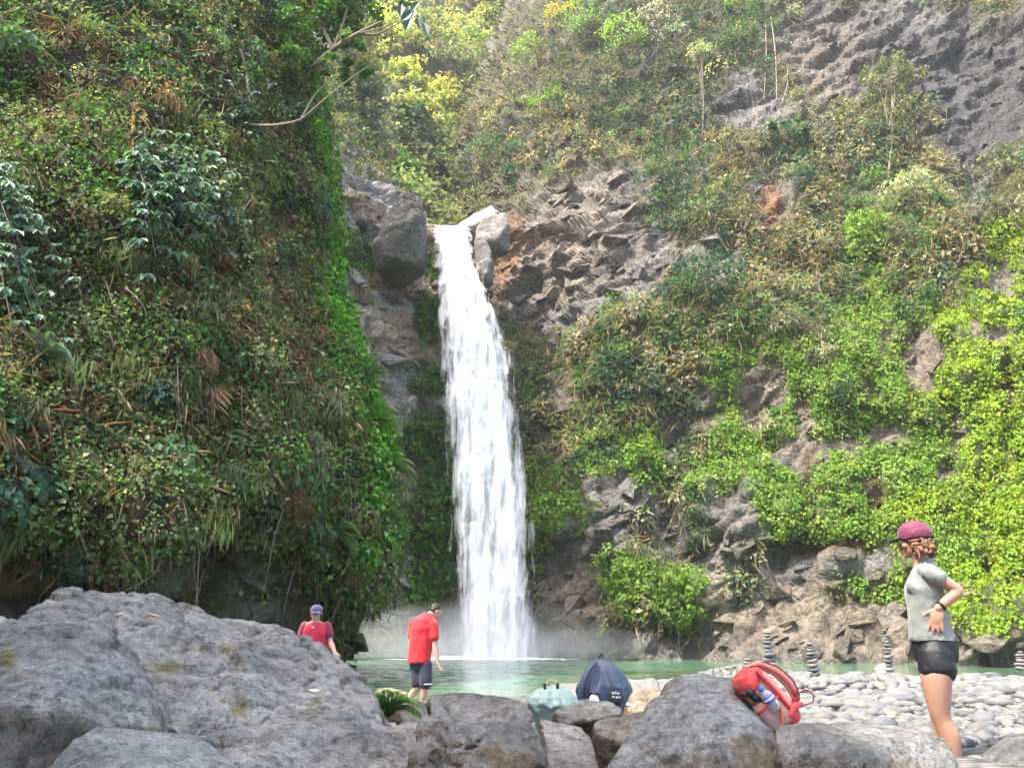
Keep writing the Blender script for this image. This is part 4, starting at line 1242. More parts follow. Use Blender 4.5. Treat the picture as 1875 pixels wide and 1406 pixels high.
# long bare stems and roots trailing down the near cliff
vp, vr = [], []
i, j, pos, nn = surf_sample(PNd, nrmNd, 150, np.clip(1 - rockN, 0.2, 1) * (NXp > -100) * (uu2 < 0.8) * (vy[:, None] > -50))
for p, n_v in zip(pos, nn):
    ln_ = 0.8 + 2.0 * rng.random()
    a = p + n_v * 0.55
    sway = rng.normal(size=2) * 0.35
    vp.append([a, a + np.array([sway[0] * 0.6, -0.15, -ln_ * 0.35]), a + np.array([sway[0], -0.05, -ln_ * 0.7]), a + np.array([sway[0] + sway[1], 0.05, -ln_])]); vr.append((0.014, 0.006))
v_, f_ = tubes(vp, vr, 5)
link("hanging_vines", make_mesh("hanging_vines", v_, f_), M['twig'], kind="stuff")
# ------------------------------------------------------------------ boulders
def ground_hit(px, py, dz=0.0):
    """distance at which the ray through a photo pixel meets the ground"""
    D = np.linspace(3, 60, 3000)
    P = unproj(px, py, D)
    g = ground_z(P[:, 0], P[:, 1]) + dz
    k = np.argmax(P[:, 2] <= g)
    return float(D[k]) if P[k, 2] <= g[k] else 60.0

def remesh(meshes, voxel, smooth=2, keep=False):
    """union of closed pieces as one continuous surface -> (verts, quads/tris list)"""
    bm = bmesh.new()
    for m in meshes:
        v0 = len(bm.verts)
        vs = [bm.verts.new(p) for p in m[0]]
        for f in m[1]:
            try:
                bm.faces.new([vs[k] for k in f])
            except ValueError:
                pass
    bmesh.ops.recalc_face_normals(bm, faces=bm.faces)
    me = bpy.data.meshes.new("tmp"); bm.to_mesh(me); bm.free()
    ob = bpy.data.objects.new("tmp", me); COL.objects.link(ob)
    md = ob.modifiers.new("r", 'REMESH'); md.mode = 'VOXEL'; md.voxel_size = voxel
    if smooth:
        sm = ob.modifiers.new("s", 'SMOOTH'); sm.iterations = smooth; sm.factor = 0.5
    dg = bpy.context.evaluated_depsgraph_get()
    ev = ob.evaluated_get(dg)
    out = bpy.data.meshes.new_from_object(ev)
    bpy.data.objects.remove(ob); bpy.data.meshes.remove(me)
    return out

def mesh_np(me):
    n = len(me.vertices)
    v = np.empty(n * 3); me.vertices.foreach_get("co", v)
    nr = np.empty(n * 3); me.vertices.foreach_get("normal", nr)
    return v.reshape(-1, 3), nr.reshape(-1, 3)

def hull(pts):
    bm = bmesh.new()
    for p in pts:
        bm.verts.new(p)
    r = bmesh.ops.convex_hull(bm, input=bm.verts)
    bmesh.ops.delete(bm, geom=[g for g in r["geom_interior"] if isinstance(g, bmesh.types.BMVert)], context='VERTS')
    bm.verts.index_update()
    v = [tuple(x.co) for x in bm.verts]
    f = [[q.index for q in x.verts] for x in bm.faces]
    bm.free()
    return v, f

def boulder_material(name):
    t = NT(name)
    v = t.coord(kind="World")
    c = t.attr("col")
    n1 = t.noise(v, 2.2, 6, 0.62)
    n2 = t.noise(v, 14.0, 6, 0.7)
    n4 = t.noise(v, 55.0, 4, 0.7)
    sp = t.voro(v, 42.0)
    c = t.mix(0.9, c, t.ramp(n1, [(0.34, 0.55), (0.5, 1.0), (0.66, 1.25)]), 'MULTIPLY')
    c = t.mix(0.9, c, t.ramp(n2, [(0.36, 0.40), (0.5, 1.0), (0.64, 1.35)]), 'MULTIPLY')
    c = t.mix(0.6, c, t.ramp(n4, [(0.38, 0.5), (0.56, 1.12)]), 'MULTIPLY')
    spots = t.math('MULTIPLY', t.ramp(sp, [(0.10, 1.0), (0.22, 0.0)]), t.ramp(t.noise(v, 5.0, 3), [(0.5, 0.0), (0.62, 1.0)]))
    c = t.mix(t.math('MULTIPLY', spots, 0.55), c, (0.42, 0.41, 0.38))                     # pale lichen flecks
    pits = t.ramp(t.voro(v, 17.0), [(0.05, 0.0), (0.14, 1.0)])
    c = t.mix(0.55, c, pits, 'MULTIPLY')
    h = t.math('ADD', t.math('MULTIPLY', n2, 0.6), t.math('MULTIPLY', pits, 0.12))
    nb = t.bump(t.noise(v, 5.0, 8, 0.68), 1.0, 0.22)
    nb = t.bump(h, 1.0, 0.09, nb)
    nb = t.bump(n4, 0.7, 0.016, nb)
    t.set(Base_Color=c, Roughness=t.ramp(n2, [(0.3, 0.45), (0.7, 0.75)]), Specular_IOR_Level=0.45, Normal=nb)
    return t.m
M['boulder'] = boulder_material('boulder_stone')

def boulder(name, label, pts, voxel=0.04, amp=0.10, top=(0.235, 0.24, 0.255), side=(0.17, 0.145, 0.115), seed=0, back=1.6, moss=(), group=None, drop=None, cat="boulder", freq=1.0, lift=1.0):
    """pts: (photo x, photo y, distance) of the stone's visible corners; the far side and the foot follow from its bulk"""
    W = np.array([unproj(*p) for p in pts])
    zmin = W[:, 2].min()
    cx, cy = W[:, 0].mean(), W[:, 1].mean()
    far = W.copy(); far[:, 1] += back; far[:, 2] = far[:, 2] - 0.35 * back; far[:, 0] = cx + (far[:, 0] - cx) * 0.8
    low = W.copy(); low[:, 2] = zmin - (0.5 if drop is None else drop); low[:, 1] += back * 0.3
    v, f = hull(np.concatenate([W, far, low]))
    me = remesh([(v, f)], voxel, 1)
    P, N = mesh_np(me)
    b1, r1 = blocky(P * 0.95 * freq, seed + 3, 1.1, steep=1.5)
    b2, r2 = blocky(P * 3.2 * freq, seed + 5, 1.0, steep=1.6)
    crk = np.exp(-(fbm(P * 0.9 * freq, 4, seed + 21) / 0.022) ** 2) + 0.7 * np.exp(-(fbm(P * 2.1 * freq + 5, 3, seed + 23) / 0.03) ** 2)
    d = amp * (0.30 * fbm(P * 1.1 * freq, 3, seed) + 1.3 * b1 + 0.40 * b2 + 0.10 * fbm(P * 7 * freq, 4, seed + 8, 0.6) - 0.3 - 0.35 * crk)
    P2 = P + N * d[:, None]
    org = np.array([cx, cy + back * 0.4, ground_z(cx, cy + back * 0.4)])
    me.vertices.foreach_set("co", (P2 - org).astype(np.float32).ravel())
    me.update()
    _, N2 = mesh_np(me)
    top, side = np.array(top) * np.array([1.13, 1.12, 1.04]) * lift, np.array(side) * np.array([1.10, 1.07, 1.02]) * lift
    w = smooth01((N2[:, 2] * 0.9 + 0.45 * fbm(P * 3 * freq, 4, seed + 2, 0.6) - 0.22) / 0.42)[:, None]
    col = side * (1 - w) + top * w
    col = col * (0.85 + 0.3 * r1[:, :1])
    col = col * (1 + 0.18 * fbm(P * 1.7, 3, seed + 12))[:, None]
    if len(moss):
        mx, my = proj(P2)
        mm = ell(mx, my, moss, 0.5, 0.7 * fbm(P * 9, 4, seed + 4)) * smooth01((fbm(P * 16, 3, seed) + 0.25) * 3)
        col = col * (1 - mm[:, None] * 0.85) + np.array([0.22, 0.19, 0.03]) * mm[:, None] * 0.85
    a = me.attributes.new("col", 'FLOAT_COLOR', 'POINT')
    a.data.foreach_set("color", np.concatenate([np.clip(col, 0, 1), np.ones((len(col), 1))], 1).astype(np.float32).ravel())
    me.polygons.foreach_set("use_smooth", np.ones(len(me.polygons), bool))
    me.materials.clear()
    o = link(name, me, M['boulder'], loc=org.tolist(), label=label, category=cat)
    if group:
        o["group"] = group
    return o

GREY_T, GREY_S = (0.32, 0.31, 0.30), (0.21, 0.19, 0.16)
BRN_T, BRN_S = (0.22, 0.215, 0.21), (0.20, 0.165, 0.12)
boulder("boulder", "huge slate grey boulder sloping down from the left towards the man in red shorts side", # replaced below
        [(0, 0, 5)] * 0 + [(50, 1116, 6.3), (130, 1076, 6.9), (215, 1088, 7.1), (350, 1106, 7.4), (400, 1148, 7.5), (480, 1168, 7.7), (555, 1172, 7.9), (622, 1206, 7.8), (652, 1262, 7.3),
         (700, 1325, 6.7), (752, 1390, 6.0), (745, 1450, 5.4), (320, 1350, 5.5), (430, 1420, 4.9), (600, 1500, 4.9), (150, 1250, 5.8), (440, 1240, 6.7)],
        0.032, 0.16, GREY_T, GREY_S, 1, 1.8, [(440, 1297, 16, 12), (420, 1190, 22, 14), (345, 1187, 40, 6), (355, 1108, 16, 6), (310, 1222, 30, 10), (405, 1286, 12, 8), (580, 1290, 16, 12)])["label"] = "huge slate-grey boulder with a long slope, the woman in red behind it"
boulder("boulder", "dark overhanging boulder jutting out at the left side of the lip of the falls",
        [(682, 440, 57.5), (706, 392, 57.5), (738, 352, 57.8), (768, 358, 58.2), (778, 385, 58.2), (752, 412, 56.5), (722, 470, 57.2), (700, 465, 57.4), (775, 405, 57.8)],
        0.12, 0.30, (0.22, 0.18, 0.14), (0.085, 0.08, 0.07), 801, 4.0, drop=0.5, freq=0.5)
boulder("boulder", "pale grey rock wedged right of the lip of the falls",
        [(868, 415, 60), (885, 395, 60.5), (925, 388, 60.5), (935, 410, 60), (905, 440, 59.3), (872, 438, 59.5)],
        0.2, 0.25, (0.24, 0.22, 0.20), (0.16, 0.145, 0.13), 831, 2.5, drop=0.5, freq=0.4)
boulder("boulder", "grey sloping rock above the lip of the falls, below the ridge",
        [(838, 408, 63), (860, 392, 63.5), (900, 372, 64), (915, 385, 63), (880, 405, 62), (850, 415, 62)],
        0.2, 0.25, (0.26, 0.24, 0.22), (0.18, 0.165, 0.15), 861, 2.5, drop=0.5, freq=0.4)
boulder("boulder", "wet grey rock shoulder right beside the top of the falls",
        [(868, 440, 59.4), (890, 432, 59.5), (902, 460, 59), (890, 500, 58.8), (874, 495, 59)],
        0.18, 0.2, (0.17, 0.165, 0.165), (0.13, 0.125, 0.12), 891, 1.8, drop=0.8, freq=0.5)
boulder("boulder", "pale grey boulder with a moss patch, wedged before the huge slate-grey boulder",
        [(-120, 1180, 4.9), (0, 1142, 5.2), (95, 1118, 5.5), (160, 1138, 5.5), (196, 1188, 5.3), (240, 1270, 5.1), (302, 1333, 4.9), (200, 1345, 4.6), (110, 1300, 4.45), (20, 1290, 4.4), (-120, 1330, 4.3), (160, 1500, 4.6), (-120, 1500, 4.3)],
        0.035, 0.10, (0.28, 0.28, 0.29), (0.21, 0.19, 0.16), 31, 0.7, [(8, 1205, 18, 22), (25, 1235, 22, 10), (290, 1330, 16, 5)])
boulder("boulder", "low grey rock slab with a brown flank at the bottom left corner",
        [(60, 1420, 4.1), (130, 1345, 4.25), (190, 1322, 4.5), (260, 1336, 4.6), (345, 1348, 4.6), (405, 1385, 4.5), (440, 1425, 4.3), (225, 1400, 4.0), (120, 1500, 3.9), (420, 1500, 4.1)],
        0.03, 0.06, (0.27, 0.28, 0.29), (0.19, 0.165, 0.13), 61, 0.5)
boulder("boulder", "flat-topped brown boulder with rough flanks in the middle of the near rocks",
        [(772, 1300, 5.0), (790, 1284, 5.4), (870, 1282, 5.7), (960, 1288, 5.5), (975, 1300, 5.1), (990, 1340, 4.9), (1015, 1410, 4.7), (752, 1360, 4.85), (745, 1430, 4.7), (880, 1345, 4.75), (900, 1500, 4.6), (1010, 1500, 4.6), (740, 1500, 4.7)],
        0.022, 0.11, (0.25, 0.24, 0.23), (0.24, 0.185, 0.12), 91, 0.5, freq=1.6)
boulder("boulder", "pale pointed rock with a rusty stain between two dark boulders",
        [(985, 1312, 5.9), (1030, 1325, 5.8), (1062, 1328, 5.8), (1088, 1352, 5.6), (1100, 1410, 5.2), (1005, 1400, 5.2), (1050, 1450, 5.1), (1100, 1480, 5.1), (990, 1480, 5.2)],
        0.025, 0.05, (0.33, 0.31, 0.30), (0.30, 0.26, 0.22), 121, 0.35, freq=1.6)
boulder("boulder", "flat brown slab rock propped up below the navy bag",
        [(1012, 1302, 6.5), (1060, 1280, 6.9), (1110, 1279, 7.0), (1140, 1296, 6.9), (1085, 1318, 6.4), (1020, 1330, 6.4), (1140, 1305, 6.6), (1065, 1325, 6.5)],
        0.025, 0.05, (0.26, 0.25, 0.23), (0.15, 0.12, 0.09), 151, 0.6, drop=0.12, freq=1.8)
boulder("boulder", "small mottled brown rock under the slab, beside the big domed boulder",
        [(1085, 1320, 6.0), (1110, 1306, 6.2), (1180, 1300, 6.2), (1215, 1318, 6.0), (1180, 1365, 5.7), (1125, 1355, 5.8), (1090, 1345, 5.9)],
        0.025, 0.05, (0.25, 0.235, 0.20), (0.17, 0.14, 0.10), 181, 0.5, drop=0.4, freq=1.8)
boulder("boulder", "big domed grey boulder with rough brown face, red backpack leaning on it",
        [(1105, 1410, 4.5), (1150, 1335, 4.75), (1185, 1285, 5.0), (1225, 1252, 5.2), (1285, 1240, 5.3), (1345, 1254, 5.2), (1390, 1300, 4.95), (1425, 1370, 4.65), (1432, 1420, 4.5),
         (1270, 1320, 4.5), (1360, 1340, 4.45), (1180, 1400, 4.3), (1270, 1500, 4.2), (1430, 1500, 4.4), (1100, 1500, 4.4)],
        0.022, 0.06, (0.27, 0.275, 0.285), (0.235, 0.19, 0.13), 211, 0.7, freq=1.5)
boulder("boulder", "broad flat grey-brown boulder in front of the standing woman's legs",
        [(1415, 1345, 4.5), (1425, 1336, 4.75), (1560, 1330, 5.0), (1650, 1338, 5.0), (1725, 1352, 4.85), (1752, 1392, 4.6), (1762, 1425, 4.5), (1440, 1385, 4.35), (1600, 1375, 4.4), (1430, 1500, 4.25), (1760, 1500, 4.35)],
        0.028, 0.05, (0.25, 0.245, 0.24), (0.21, 0.18, 0.145), 241, 0.2, freq=1.6)
boulder("boulder", "rounded streaky rock at the bottom edge before the broad flat boulder",
        [(1505, 1410, 4.1), (1530, 1368, 4.2), (1570, 1347, 4.3), (1610, 1352, 4.3), (1640, 1380, 4.2), (1652, 1420, 4.1), (1580, 1390, 4.0), (1580, 1500, 3.95), (1500, 1500, 4.05), (1660, 1500, 4.05)],
        0.025, 0.045, (0.24, 0.24, 0.24), (0.22, 0.17, 0.12), 271, 0.15, freq=1.8)
boulder("boulder", "grey rock at the lower right corner of the river bank",
        [(1825, 1410, 4.6), (1842, 1365, 4.8), (1875, 1340, 4.9), (1930, 1335, 4.9), (1960, 1420, 4.6), (1880, 1400, 4.5), (1880, 1500, 4.5)],
        0.025, 0.05, (0.22, 0.225, 0.235), (0.18, 0.16, 0.14), 301, 0.4, freq=1.6)
boulder("boulder", "long dark grey slab lying on the stones behind the standing woman's calf",
        [(1765, 1345, 7.6), (1800, 1330, 8.0), (1880, 1326, 8.2), (1960, 1330, 8.1), (1960, 1352, 7.6), (1850, 1356, 7.5)],
        0.03, 0.05, (0.23, 0.24, 0.25), (0.17, 0.165, 0.155), 331, 0.5, freq=1.4)
boulder("boulder", "low grey-blue boulder on the gravel right of the standing woman's knee",
        [(1745, 1296, 10.0), (1760, 1272, 11.0), (1800, 1264, 11.4), (1835, 1280, 11.0), (1832, 1308, 10.0), (1790, 1312, 9.8)],
        0.04, 0.07, (0.24, 0.25, 0.265), (0.20, 0.20, 0.19), 361, 0.9, freq=1.2)
boulder("boulder", "sloping grey boulder on the gravel at the right picture edge",
        [(1825, 1278, 11.6), (1850, 1262, 12.2), (1885, 1256, 12.4), (1930, 1262, 12.2), (1925, 1300, 11.2), (1850, 1292, 11.3)],
        0.04, 0.07, (0.24, 0.245, 0.25), (0.19, 0.18, 0.165), 391, 0.8, freq=1.2)
boulder("boulder", "blue-grey flat stone left of the standing woman's shin",
        [(1648, 1338, 7.4), (1665, 1322, 7.8), (1700, 1318, 8.0), (1712, 1335, 7.6), (1690, 1345, 7.3)],
        0.025, 0.04, (0.25, 0.27, 0.285), (0.18, 0.18, 0.175), 421, 0.4, freq=1.6)
boulder("boulder", "long low grey boulder at the water's edge behind both bags",
        [(985, 1272, 11.0), (1010, 1252, 11.4), (1060, 1243, 11.8), (1130, 1240, 12.0), (1200, 1243, 11.8), (1212, 1265, 11.2), (1100, 1285, 10.6), (1000, 1292, 10.6)],
        0.04, 0.06, (0.27, 0.27, 0.265), (0.19, 0.18, 0.17), 451, 1.0, freq=1.2)
boulder("boulder", "rust-brown boulder just right of the navy bag",
        [(1140, 1284, 9.4), (1150, 1262, 9.8), (1175, 1252, 10.0), (1210, 1256, 9.9), (1226, 1280, 9.4), (1200, 1300, 9.0), (1150, 1302, 9.0)],
        0.03, 0.06, (0.33, 0.26, 0.19), (0.26, 0.18, 0.11), 481, 0.7, freq=1.4)
boulder("boulder", "tan shoreline rock the man in the red shirt steps across",
        [(684, 1282, 13.0), (700, 1271, 13.4), (740, 1276, 13.6), (790, 1287, 13.4), (786, 1300, 12.8), (700, 1302, 12.6)],
        0.035, 0.06, (0.31, 0.275, 0.235), (0.25, 0.21, 0.17), 511, 1.2, freq=1.3)
boulder("boulder", "brown rock at the waterline left of the man in the red shirt",
        [(676, 1270, 14.6), (690, 1256, 15.0), (715, 1258, 15.2), (745, 1268, 15.0), (748, 1278, 14.4), (690, 1280, 14.2)],
        0.035, 0.06, (0.26, 0.22, 0.18), (0.21, 0.17, 0.13), 541, 0.8, freq=1.3)
boulder("boulder", "dark pitted rock between the fern and the flat-topped brown boulder",
        [(736, 1312, 7.6), (750, 1288, 8.0), (800, 1286, 8.2), (812, 1300, 7.8), (790, 1330, 7.2), (742, 1330, 7.2)],
        0.03, 0.07, (0.20, 0.19, 0.17), (0.15, 0.13, 0.10), 571, 0.6, freq=1.6)
boulder("boulder", "pale broken rock below the fern beside the huge boulder",
        [(715, 1345, 6.6), (735, 1325, 6.8), (770, 1322, 6.8), (785, 1350, 6.3), (770, 1390, 5.9), (730, 1392, 5.9)],
        0.03, 0.06, (0.31, 0.29, 0.27), (0.25, 0.22, 0.18), 601, 0.4, freq=1.6)
boulder("boulder", "grey rock at the far left edge behind the pale mossy boulder",
        [(-120, 1150, 8.6), (-40, 1122, 9), (8, 1124, 9), (24, 1140, 8.6), (0, 1190, 8), (-100, 1220, 8)],
        0.05, 0.07, (0.20, 0.20, 0.20), (0.12, 0.115, 0.10), 631, 1.0)
boulder("boulder", "white boulder standing beside the cairn nearest the standing woman",
        [(1608, 1228, 25.5), (1608, 1217, 26), (1617, 1213, 26.2), (1627, 1216, 26), (1628, 1230, 25.5), (1617, 1232, 25.4)],
        0.04, 0.04, (0.46, 0.44, 0.38), (0.38, 0.36, 0.30), 661, 0.4, drop=0.1)

# ------------------------------------------------------------------ cobbles of the gravel bar
def ico(sub=1):
    bm = bmesh.new(); bmesh.ops.create_icosphere(bm, subdivisions=sub, radius=1.0)
    v = np.array([x.co[:] for x in bm.verts]); f = np.array([[q.index for q in x.verts] for x in bm.faces]); bm.free()
    return v, f
IV, IF = ico(2)
t = NT('river_stone')
v = t.coord(kind="Object")
c = t.attr("col")
c = t.mix(0.7, c, t.ramp(t.noise(t.coord(kind="World"), 9.0, 5, 0.65), [(0.3, 0.65), (0.7, 1.2)]), 'MULTIPLY')
t.set(Base_Color=c, Roughness=0.7, Specular_IOR_Level=0.35, Normal=t.bump(t.noise(t.coord(kind="World"), 40.0, 4), 0.35, 0.02))
M['stone'] = t.m
STONE_COLS = 0.34 * np.array([(0.46, 0.46, 0.44), (0.38, 0.385, 0.375), (0.52, 0.51, 0.48), (0.33, 0.34, 0.34), (0.43, 0.42, 0.38), (0.40, 0.41, 0.415), (0.29, 0.30, 0.305), (0.48, 0.455, 0.40)])
def stone_shape(seed):
    r = np.random.default_rng(seed)
    s = np.array([1.0, 0.72 + 0.2 * r.random(), 0.34 + 0.18 * r.random()])
    v = np.sign(IV) * np.abs(IV) ** (0.8 + 0.15 * r.random())
    v = v / np.linalg.norm(v, axis=1, keepdims=True) ** 0.6
    return v * s * (1 + 0.22 * vnoise(IV * 1.1 + seed * 3.1, seed))[:, None]
SHAPES = [stone_shape(900 + k) for k in range(16)]
SMESH = [make_mesh("stone", SHAPES[k], IF, np.tile(STONE_COLS[k % 8] * (0.9 + 0.2 * rng.random()), (len(IV), 1))) for k in range(16)]
for m_ in SMESH:
    m_.materials.append(M['stone'])
sx_, sy_, sr_ = [], [], []
for y0, y1, step in ((5.0, 9.5, 0.13), (9.5, 31.0, 0.18)):
    xs = np.arange(0.2, 25, step); ys = np.arange(y0, y1, step)
    A, B = np.meshgrid(xs, ys)
    A = A + rng.uniform(-0.5, 0.5, A.shape) * step; B = B + rng.uniform(-0.5, 0.5, B.shape) * step
    sx_.append(A.ravel()); sy_.append(B.ravel()); sr_.append(step * (0.42 + 0.55 * rng.random(A.size) ** 2.2))
sx_, sy_, sr_ = map(np.concatenate, (sx_, sy_, sr_))
big = rng.random(len(sx_)) < 0.05
sr_ = np.where(big, sr_ * 1.7, sr_)
gz = ground_z(sx_, sy_)
px_, py_ = proj(np.stack([sx_, sy_, gz], -1))
keep = (px_ > 930) & (px_ < 1990) & (gz > -0.22) & (sy_ < shore(sx_) + 1.2) & (py_ < 1445)
pud = (((sx_ - 6.1) / 1.15) ** 2 + ((sy_ - 14.3) / 1.0) ** 2) < 0.55
keep &= ~pud | (rng.random(len(sx_)) < 0.10)
keep &= ~((sx_ < 2.2) & (sy_ < 9.5)) & ~((np.hypot(sx_ - 2.95, sy_ - 5.1) < 0.5))
sx_, sy_, sr_, gz, px_, py_ = (q[keep] for q in (sx_, sy_, sr_, gz, px_, py_))
size_px = sr_ / sy_
# largest stones that stand clear of boulders and people in the picture become single stones
clear = (px_ > 1440) & (px_ < 1880) & (py_ < 1400) & (gz > 0.0) & ~((px_ > 1660) & (px_ < 1770)) & ~((px_ < 1770) & (py_ > 1318)) & ~((px_ > 1735) & (py_ > 1255) & (py_ < 1318)) & ~((px_ > 1765) & (py_ > 1322) & (py_ < 1360)) & ~((px_ > 1815) & (py_ > 1335))
order = np.argsort(-size_px * clear)
single = order[:290]
rest = order[290:]
for k in single:
    o = bpy.data.objects.new("stone", SMESH[k % 16]); COL.objects.link(o)
    o.parent = ground
    o.location = (sx_[k], sy_[k], gz[k] + sr_[k] * 0.18)
    o.rotation_euler = (rng.normal() * 0.2, rng.normal() * 0.2, rng.uniform(0, 6.28))
    o.scale = (sr_[k],) * 3
IV1, IF1 = ico(1)
S1 = []
for k in range(16):
    r = np.random.default_rng(900 + k)
    S1.append(IV1 * np.array([1.0, 0.72 + 0.2 * r.random(), 0.34 + 0.18 * r.random()]) * (1 + 0.22 * vnoise(IV1 * 1.1 + 3.1 * k, k))[:, None])
S1 = np.array(S1)
n = len(rest)
th = rng.uniform(0, 6.28, n)
vv = S1[rng.integers(0, 16, n)] * sr_[rest][:, None, None]
ca, sa = np.cos(th)[:, None], np.sin(th)[:, None]
vv = np.stack([vv[..., 0] * ca - vv[..., 1] * sa, vv[..., 0] * sa + vv[..., 1] * ca, vv[..., 2]], -1)
vv = vv + np.stack([sx_[rest], sy_[rest], gz[rest] + sr_[rest] * 0.16], -1)[:, None, :]
ff = IF1[None] + (np.arange(n) * len(IV1))[:, None, None]
cc = STONE_COLS[rng.integers(0, 8, n)] * (0.8 + 0.4 * rng.random((n, 1)))
o = link("pebbles", make_mesh("pebbles", vv.reshape(-1, 3), ff.reshape(-1, 3), np.repeat(cc, len(IV1), 0)), M['stone'], ground, kind="stuff")

# ------------------------------------------------------------------ stacked-stone cairns
def cairn(px, ybase, ytop, D, n, label, wpx, seed, lean=0.0):
    r = np.random.default_rng(seed)
    base = unproj(px, ybase, D); topp = unproj(px, ytop, D)
    Hh = topp[2] - base[2]
    t_ = thing("cairn", label, "cairn", base.tolist(), "cairns on the gravel bar")
    m_px = D / FPX / 1.06
    hs = np.array([1.25 - 0.7 * k / n + 0.25 * r.random() for k in range(n)]); hs = hs / hs.sum() * Hh
    z = 0.0
    for k in range(n):
        wd = wpx * m_px * 0.5 * (1.0 - 0.55 * k / n) * (0.75 + 0.45 * r.random())
        sh_i = int(r.integers(0, 16))
        zr = np.abs(SHAPES[sh_i][:, 2]).max()
        o = bpy.data.objects.new("stone", SMESH[sh_i]); COL.objects.link(o); o.parent = t_
        o.location = (lean * z + r.normal() * 0.012 * D / 20, r.normal() * 0.012, z + hs[k] * 0.5)
        o.rotation_euler = (r.normal() * 0.06, r.normal() * 0.08, r.uniform(-0.5, 0.5))
        o.scale = (wd, wd * 0.95, hs[k] * 0.60 / zr)
        z += hs[k]
cairn(1412, 1242, 1155, 24.6, 11, "tallest cairn of stacked stones, just right of the red backpack's top", 26, 1)
cairn(1494, 1258, 1176, 19.0, 11, "cairn with a thin leaning tip, second from the red backpack", 25, 2, -0.05)
cairn(1630, 1230, 1152, 25.0, 12, "slender dark cairn beside a round white boulder", 19, 3, 0.0)
cairn(1874, 1228, 1192, 25.5, 6, "cairn cut off by the picture's right edge", 22, 4)
cairn(1371, 1224, 1205, 26.5, 3, "low pile of three stones on the mound behind the red backpack", 24, 5)
# ------------------------------------------------------------------ people
def ring_tube(C, A, B, ax=None, bx=None, n=20, power=2.0):
    """closed tube through the centres C with half-axes A, B; ax/bx fix the axes, else they follow the path"""
    C = np.asarray(C, float); A = np.broadcast_to(A, (len(C),)); B = np.broadcast_to(B, (len(C),))
    th = np.linspace(0, 2 * np.pi, n, endpoint=False)
    ct = np.sign(np.cos(th)) * np.abs(np.cos(th)) ** (2 / power); st = np.sign(np.sin(th)) * np.abs(np.sin(th)) ** (2 / power)
    T = np.gradient(C, axis=0); T /= np.linalg.norm(T, axis=1, keepdims=True) + 1e-9
    V = []
    ref = np.array([0, -1.0, 0.02])
    for k in range(len(C)):
        if ax is not None:
            a, b = np.asarray(ax if np.ndim(ax) == 1 else ax[k], float), np.asarray(bx if np.ndim(bx) == 1 else bx[k], float)
        else:
            a = ref - T[k] * (ref @ T[k])
            if np.linalg.norm(a) < 1e-3:
                a = np.array([1.0, 0, 0]) - T[k] * T[k][0]
            a /= np.linalg.norm(a); b = np.cross(T[k], a)
        V.append(C[k] + np.outer(ct * A[k], a) + np.outer(st * B[k], b))
    V = np.concatenate(V)
    F = []
    m = len(C)
    for k in range(m - 1):
        for q in range(n):
            F.append([k * n + q, k * n + (q + 1) % n, (k + 1) * n + (q + 1) % n, (k + 1) * n + q])
    F.append(list(range(n))[::-1]); F.append([(m - 1) * n + q for q in range(n)])
    return [tuple(x) for x in V], F

def limb(pts, radii, sub=5, n=16, squash=1.0):
    """smooth tapered tube through joints"""
    pts = np.array([list(p) for p in pts], float); radii = np.array(radii, float)
    t0 = np.arange(len(pts)); t1 = np.linspace(0, len(pts) - 1, (len(pts) - 1) * sub + 1)
    C = np.stack([np.interp(t1, t0, pts[:, k]) for k in range(3)], -1)
    rr = np.interp(t1, t0, radii)
    for _ in range(2):
        C[1:-1] = (C[:-2] + 2 * C[1:-1] + C[2:]) / 4
        rr[1:-1] = (rr[:-2] + 2 * rr[1:-1] + rr[2:]) / 4
    d0 = C[0] - C[1]; d0 /= np.linalg.norm(d0) + 1e-9
    d1 = C[-1] - C[-2]; d1 /= np.linalg.norm(d1) + 1e-9
    C = np.concatenate([[C[0] + d0 * rr[0] * 0.75], [C[0] + d0 * rr[0] * 0.45], C, [C[-1] + d1 * rr[-1] * 0.45], [C[-1] + d1 * rr[-1] * 0.75]])
    rr = np.concatenate([[rr[0] * 0.45], [rr[0] * 0.8], rr, [rr[-1] * 0.8], [rr[-1] * 0.45]])
    return ring_tube(C, rr, rr * squash, n=n)

def blob(c, r, rot=None, n=2):
    v, f = ico(n)
    v = v * np.array(r)
    if rot is not None:
        v = v @ np.array(rot.to_3x3() if hasattr(rot, 'to_3x3') else rot).T
    return [tuple(x) for x in v + np.array(c)], [list(x) for x in f]

def piece(name, meshes, mat, parent, voxel, smooth=2, fold=0.0, fseed=0, fscale=(9, 9, 4), ridge=0.0):
    me = remesh(meshes, voxel, smooth)
    P, N = mesh_np(me)
    if fold:
        d = fold * (fbm(P * np.array(fscale), 3, fseed) + ridge * (0.3 - np.abs(fbm(P * np.array(fscale) * 0.8, 2, fseed + 4))))
        P = P + N * d[:, None]
    org = np.array(parent.matrix_world.translation) if parent is not None else 0
    me.vertices.foreach_set("co", (P - org).astype(np.float32).ravel())
    me.polygons.foreach_set("use_smooth", np.ones(len(me.polygons), bool))
    me.update(); me.materials.clear()
    return link(name, me, mat, parent)

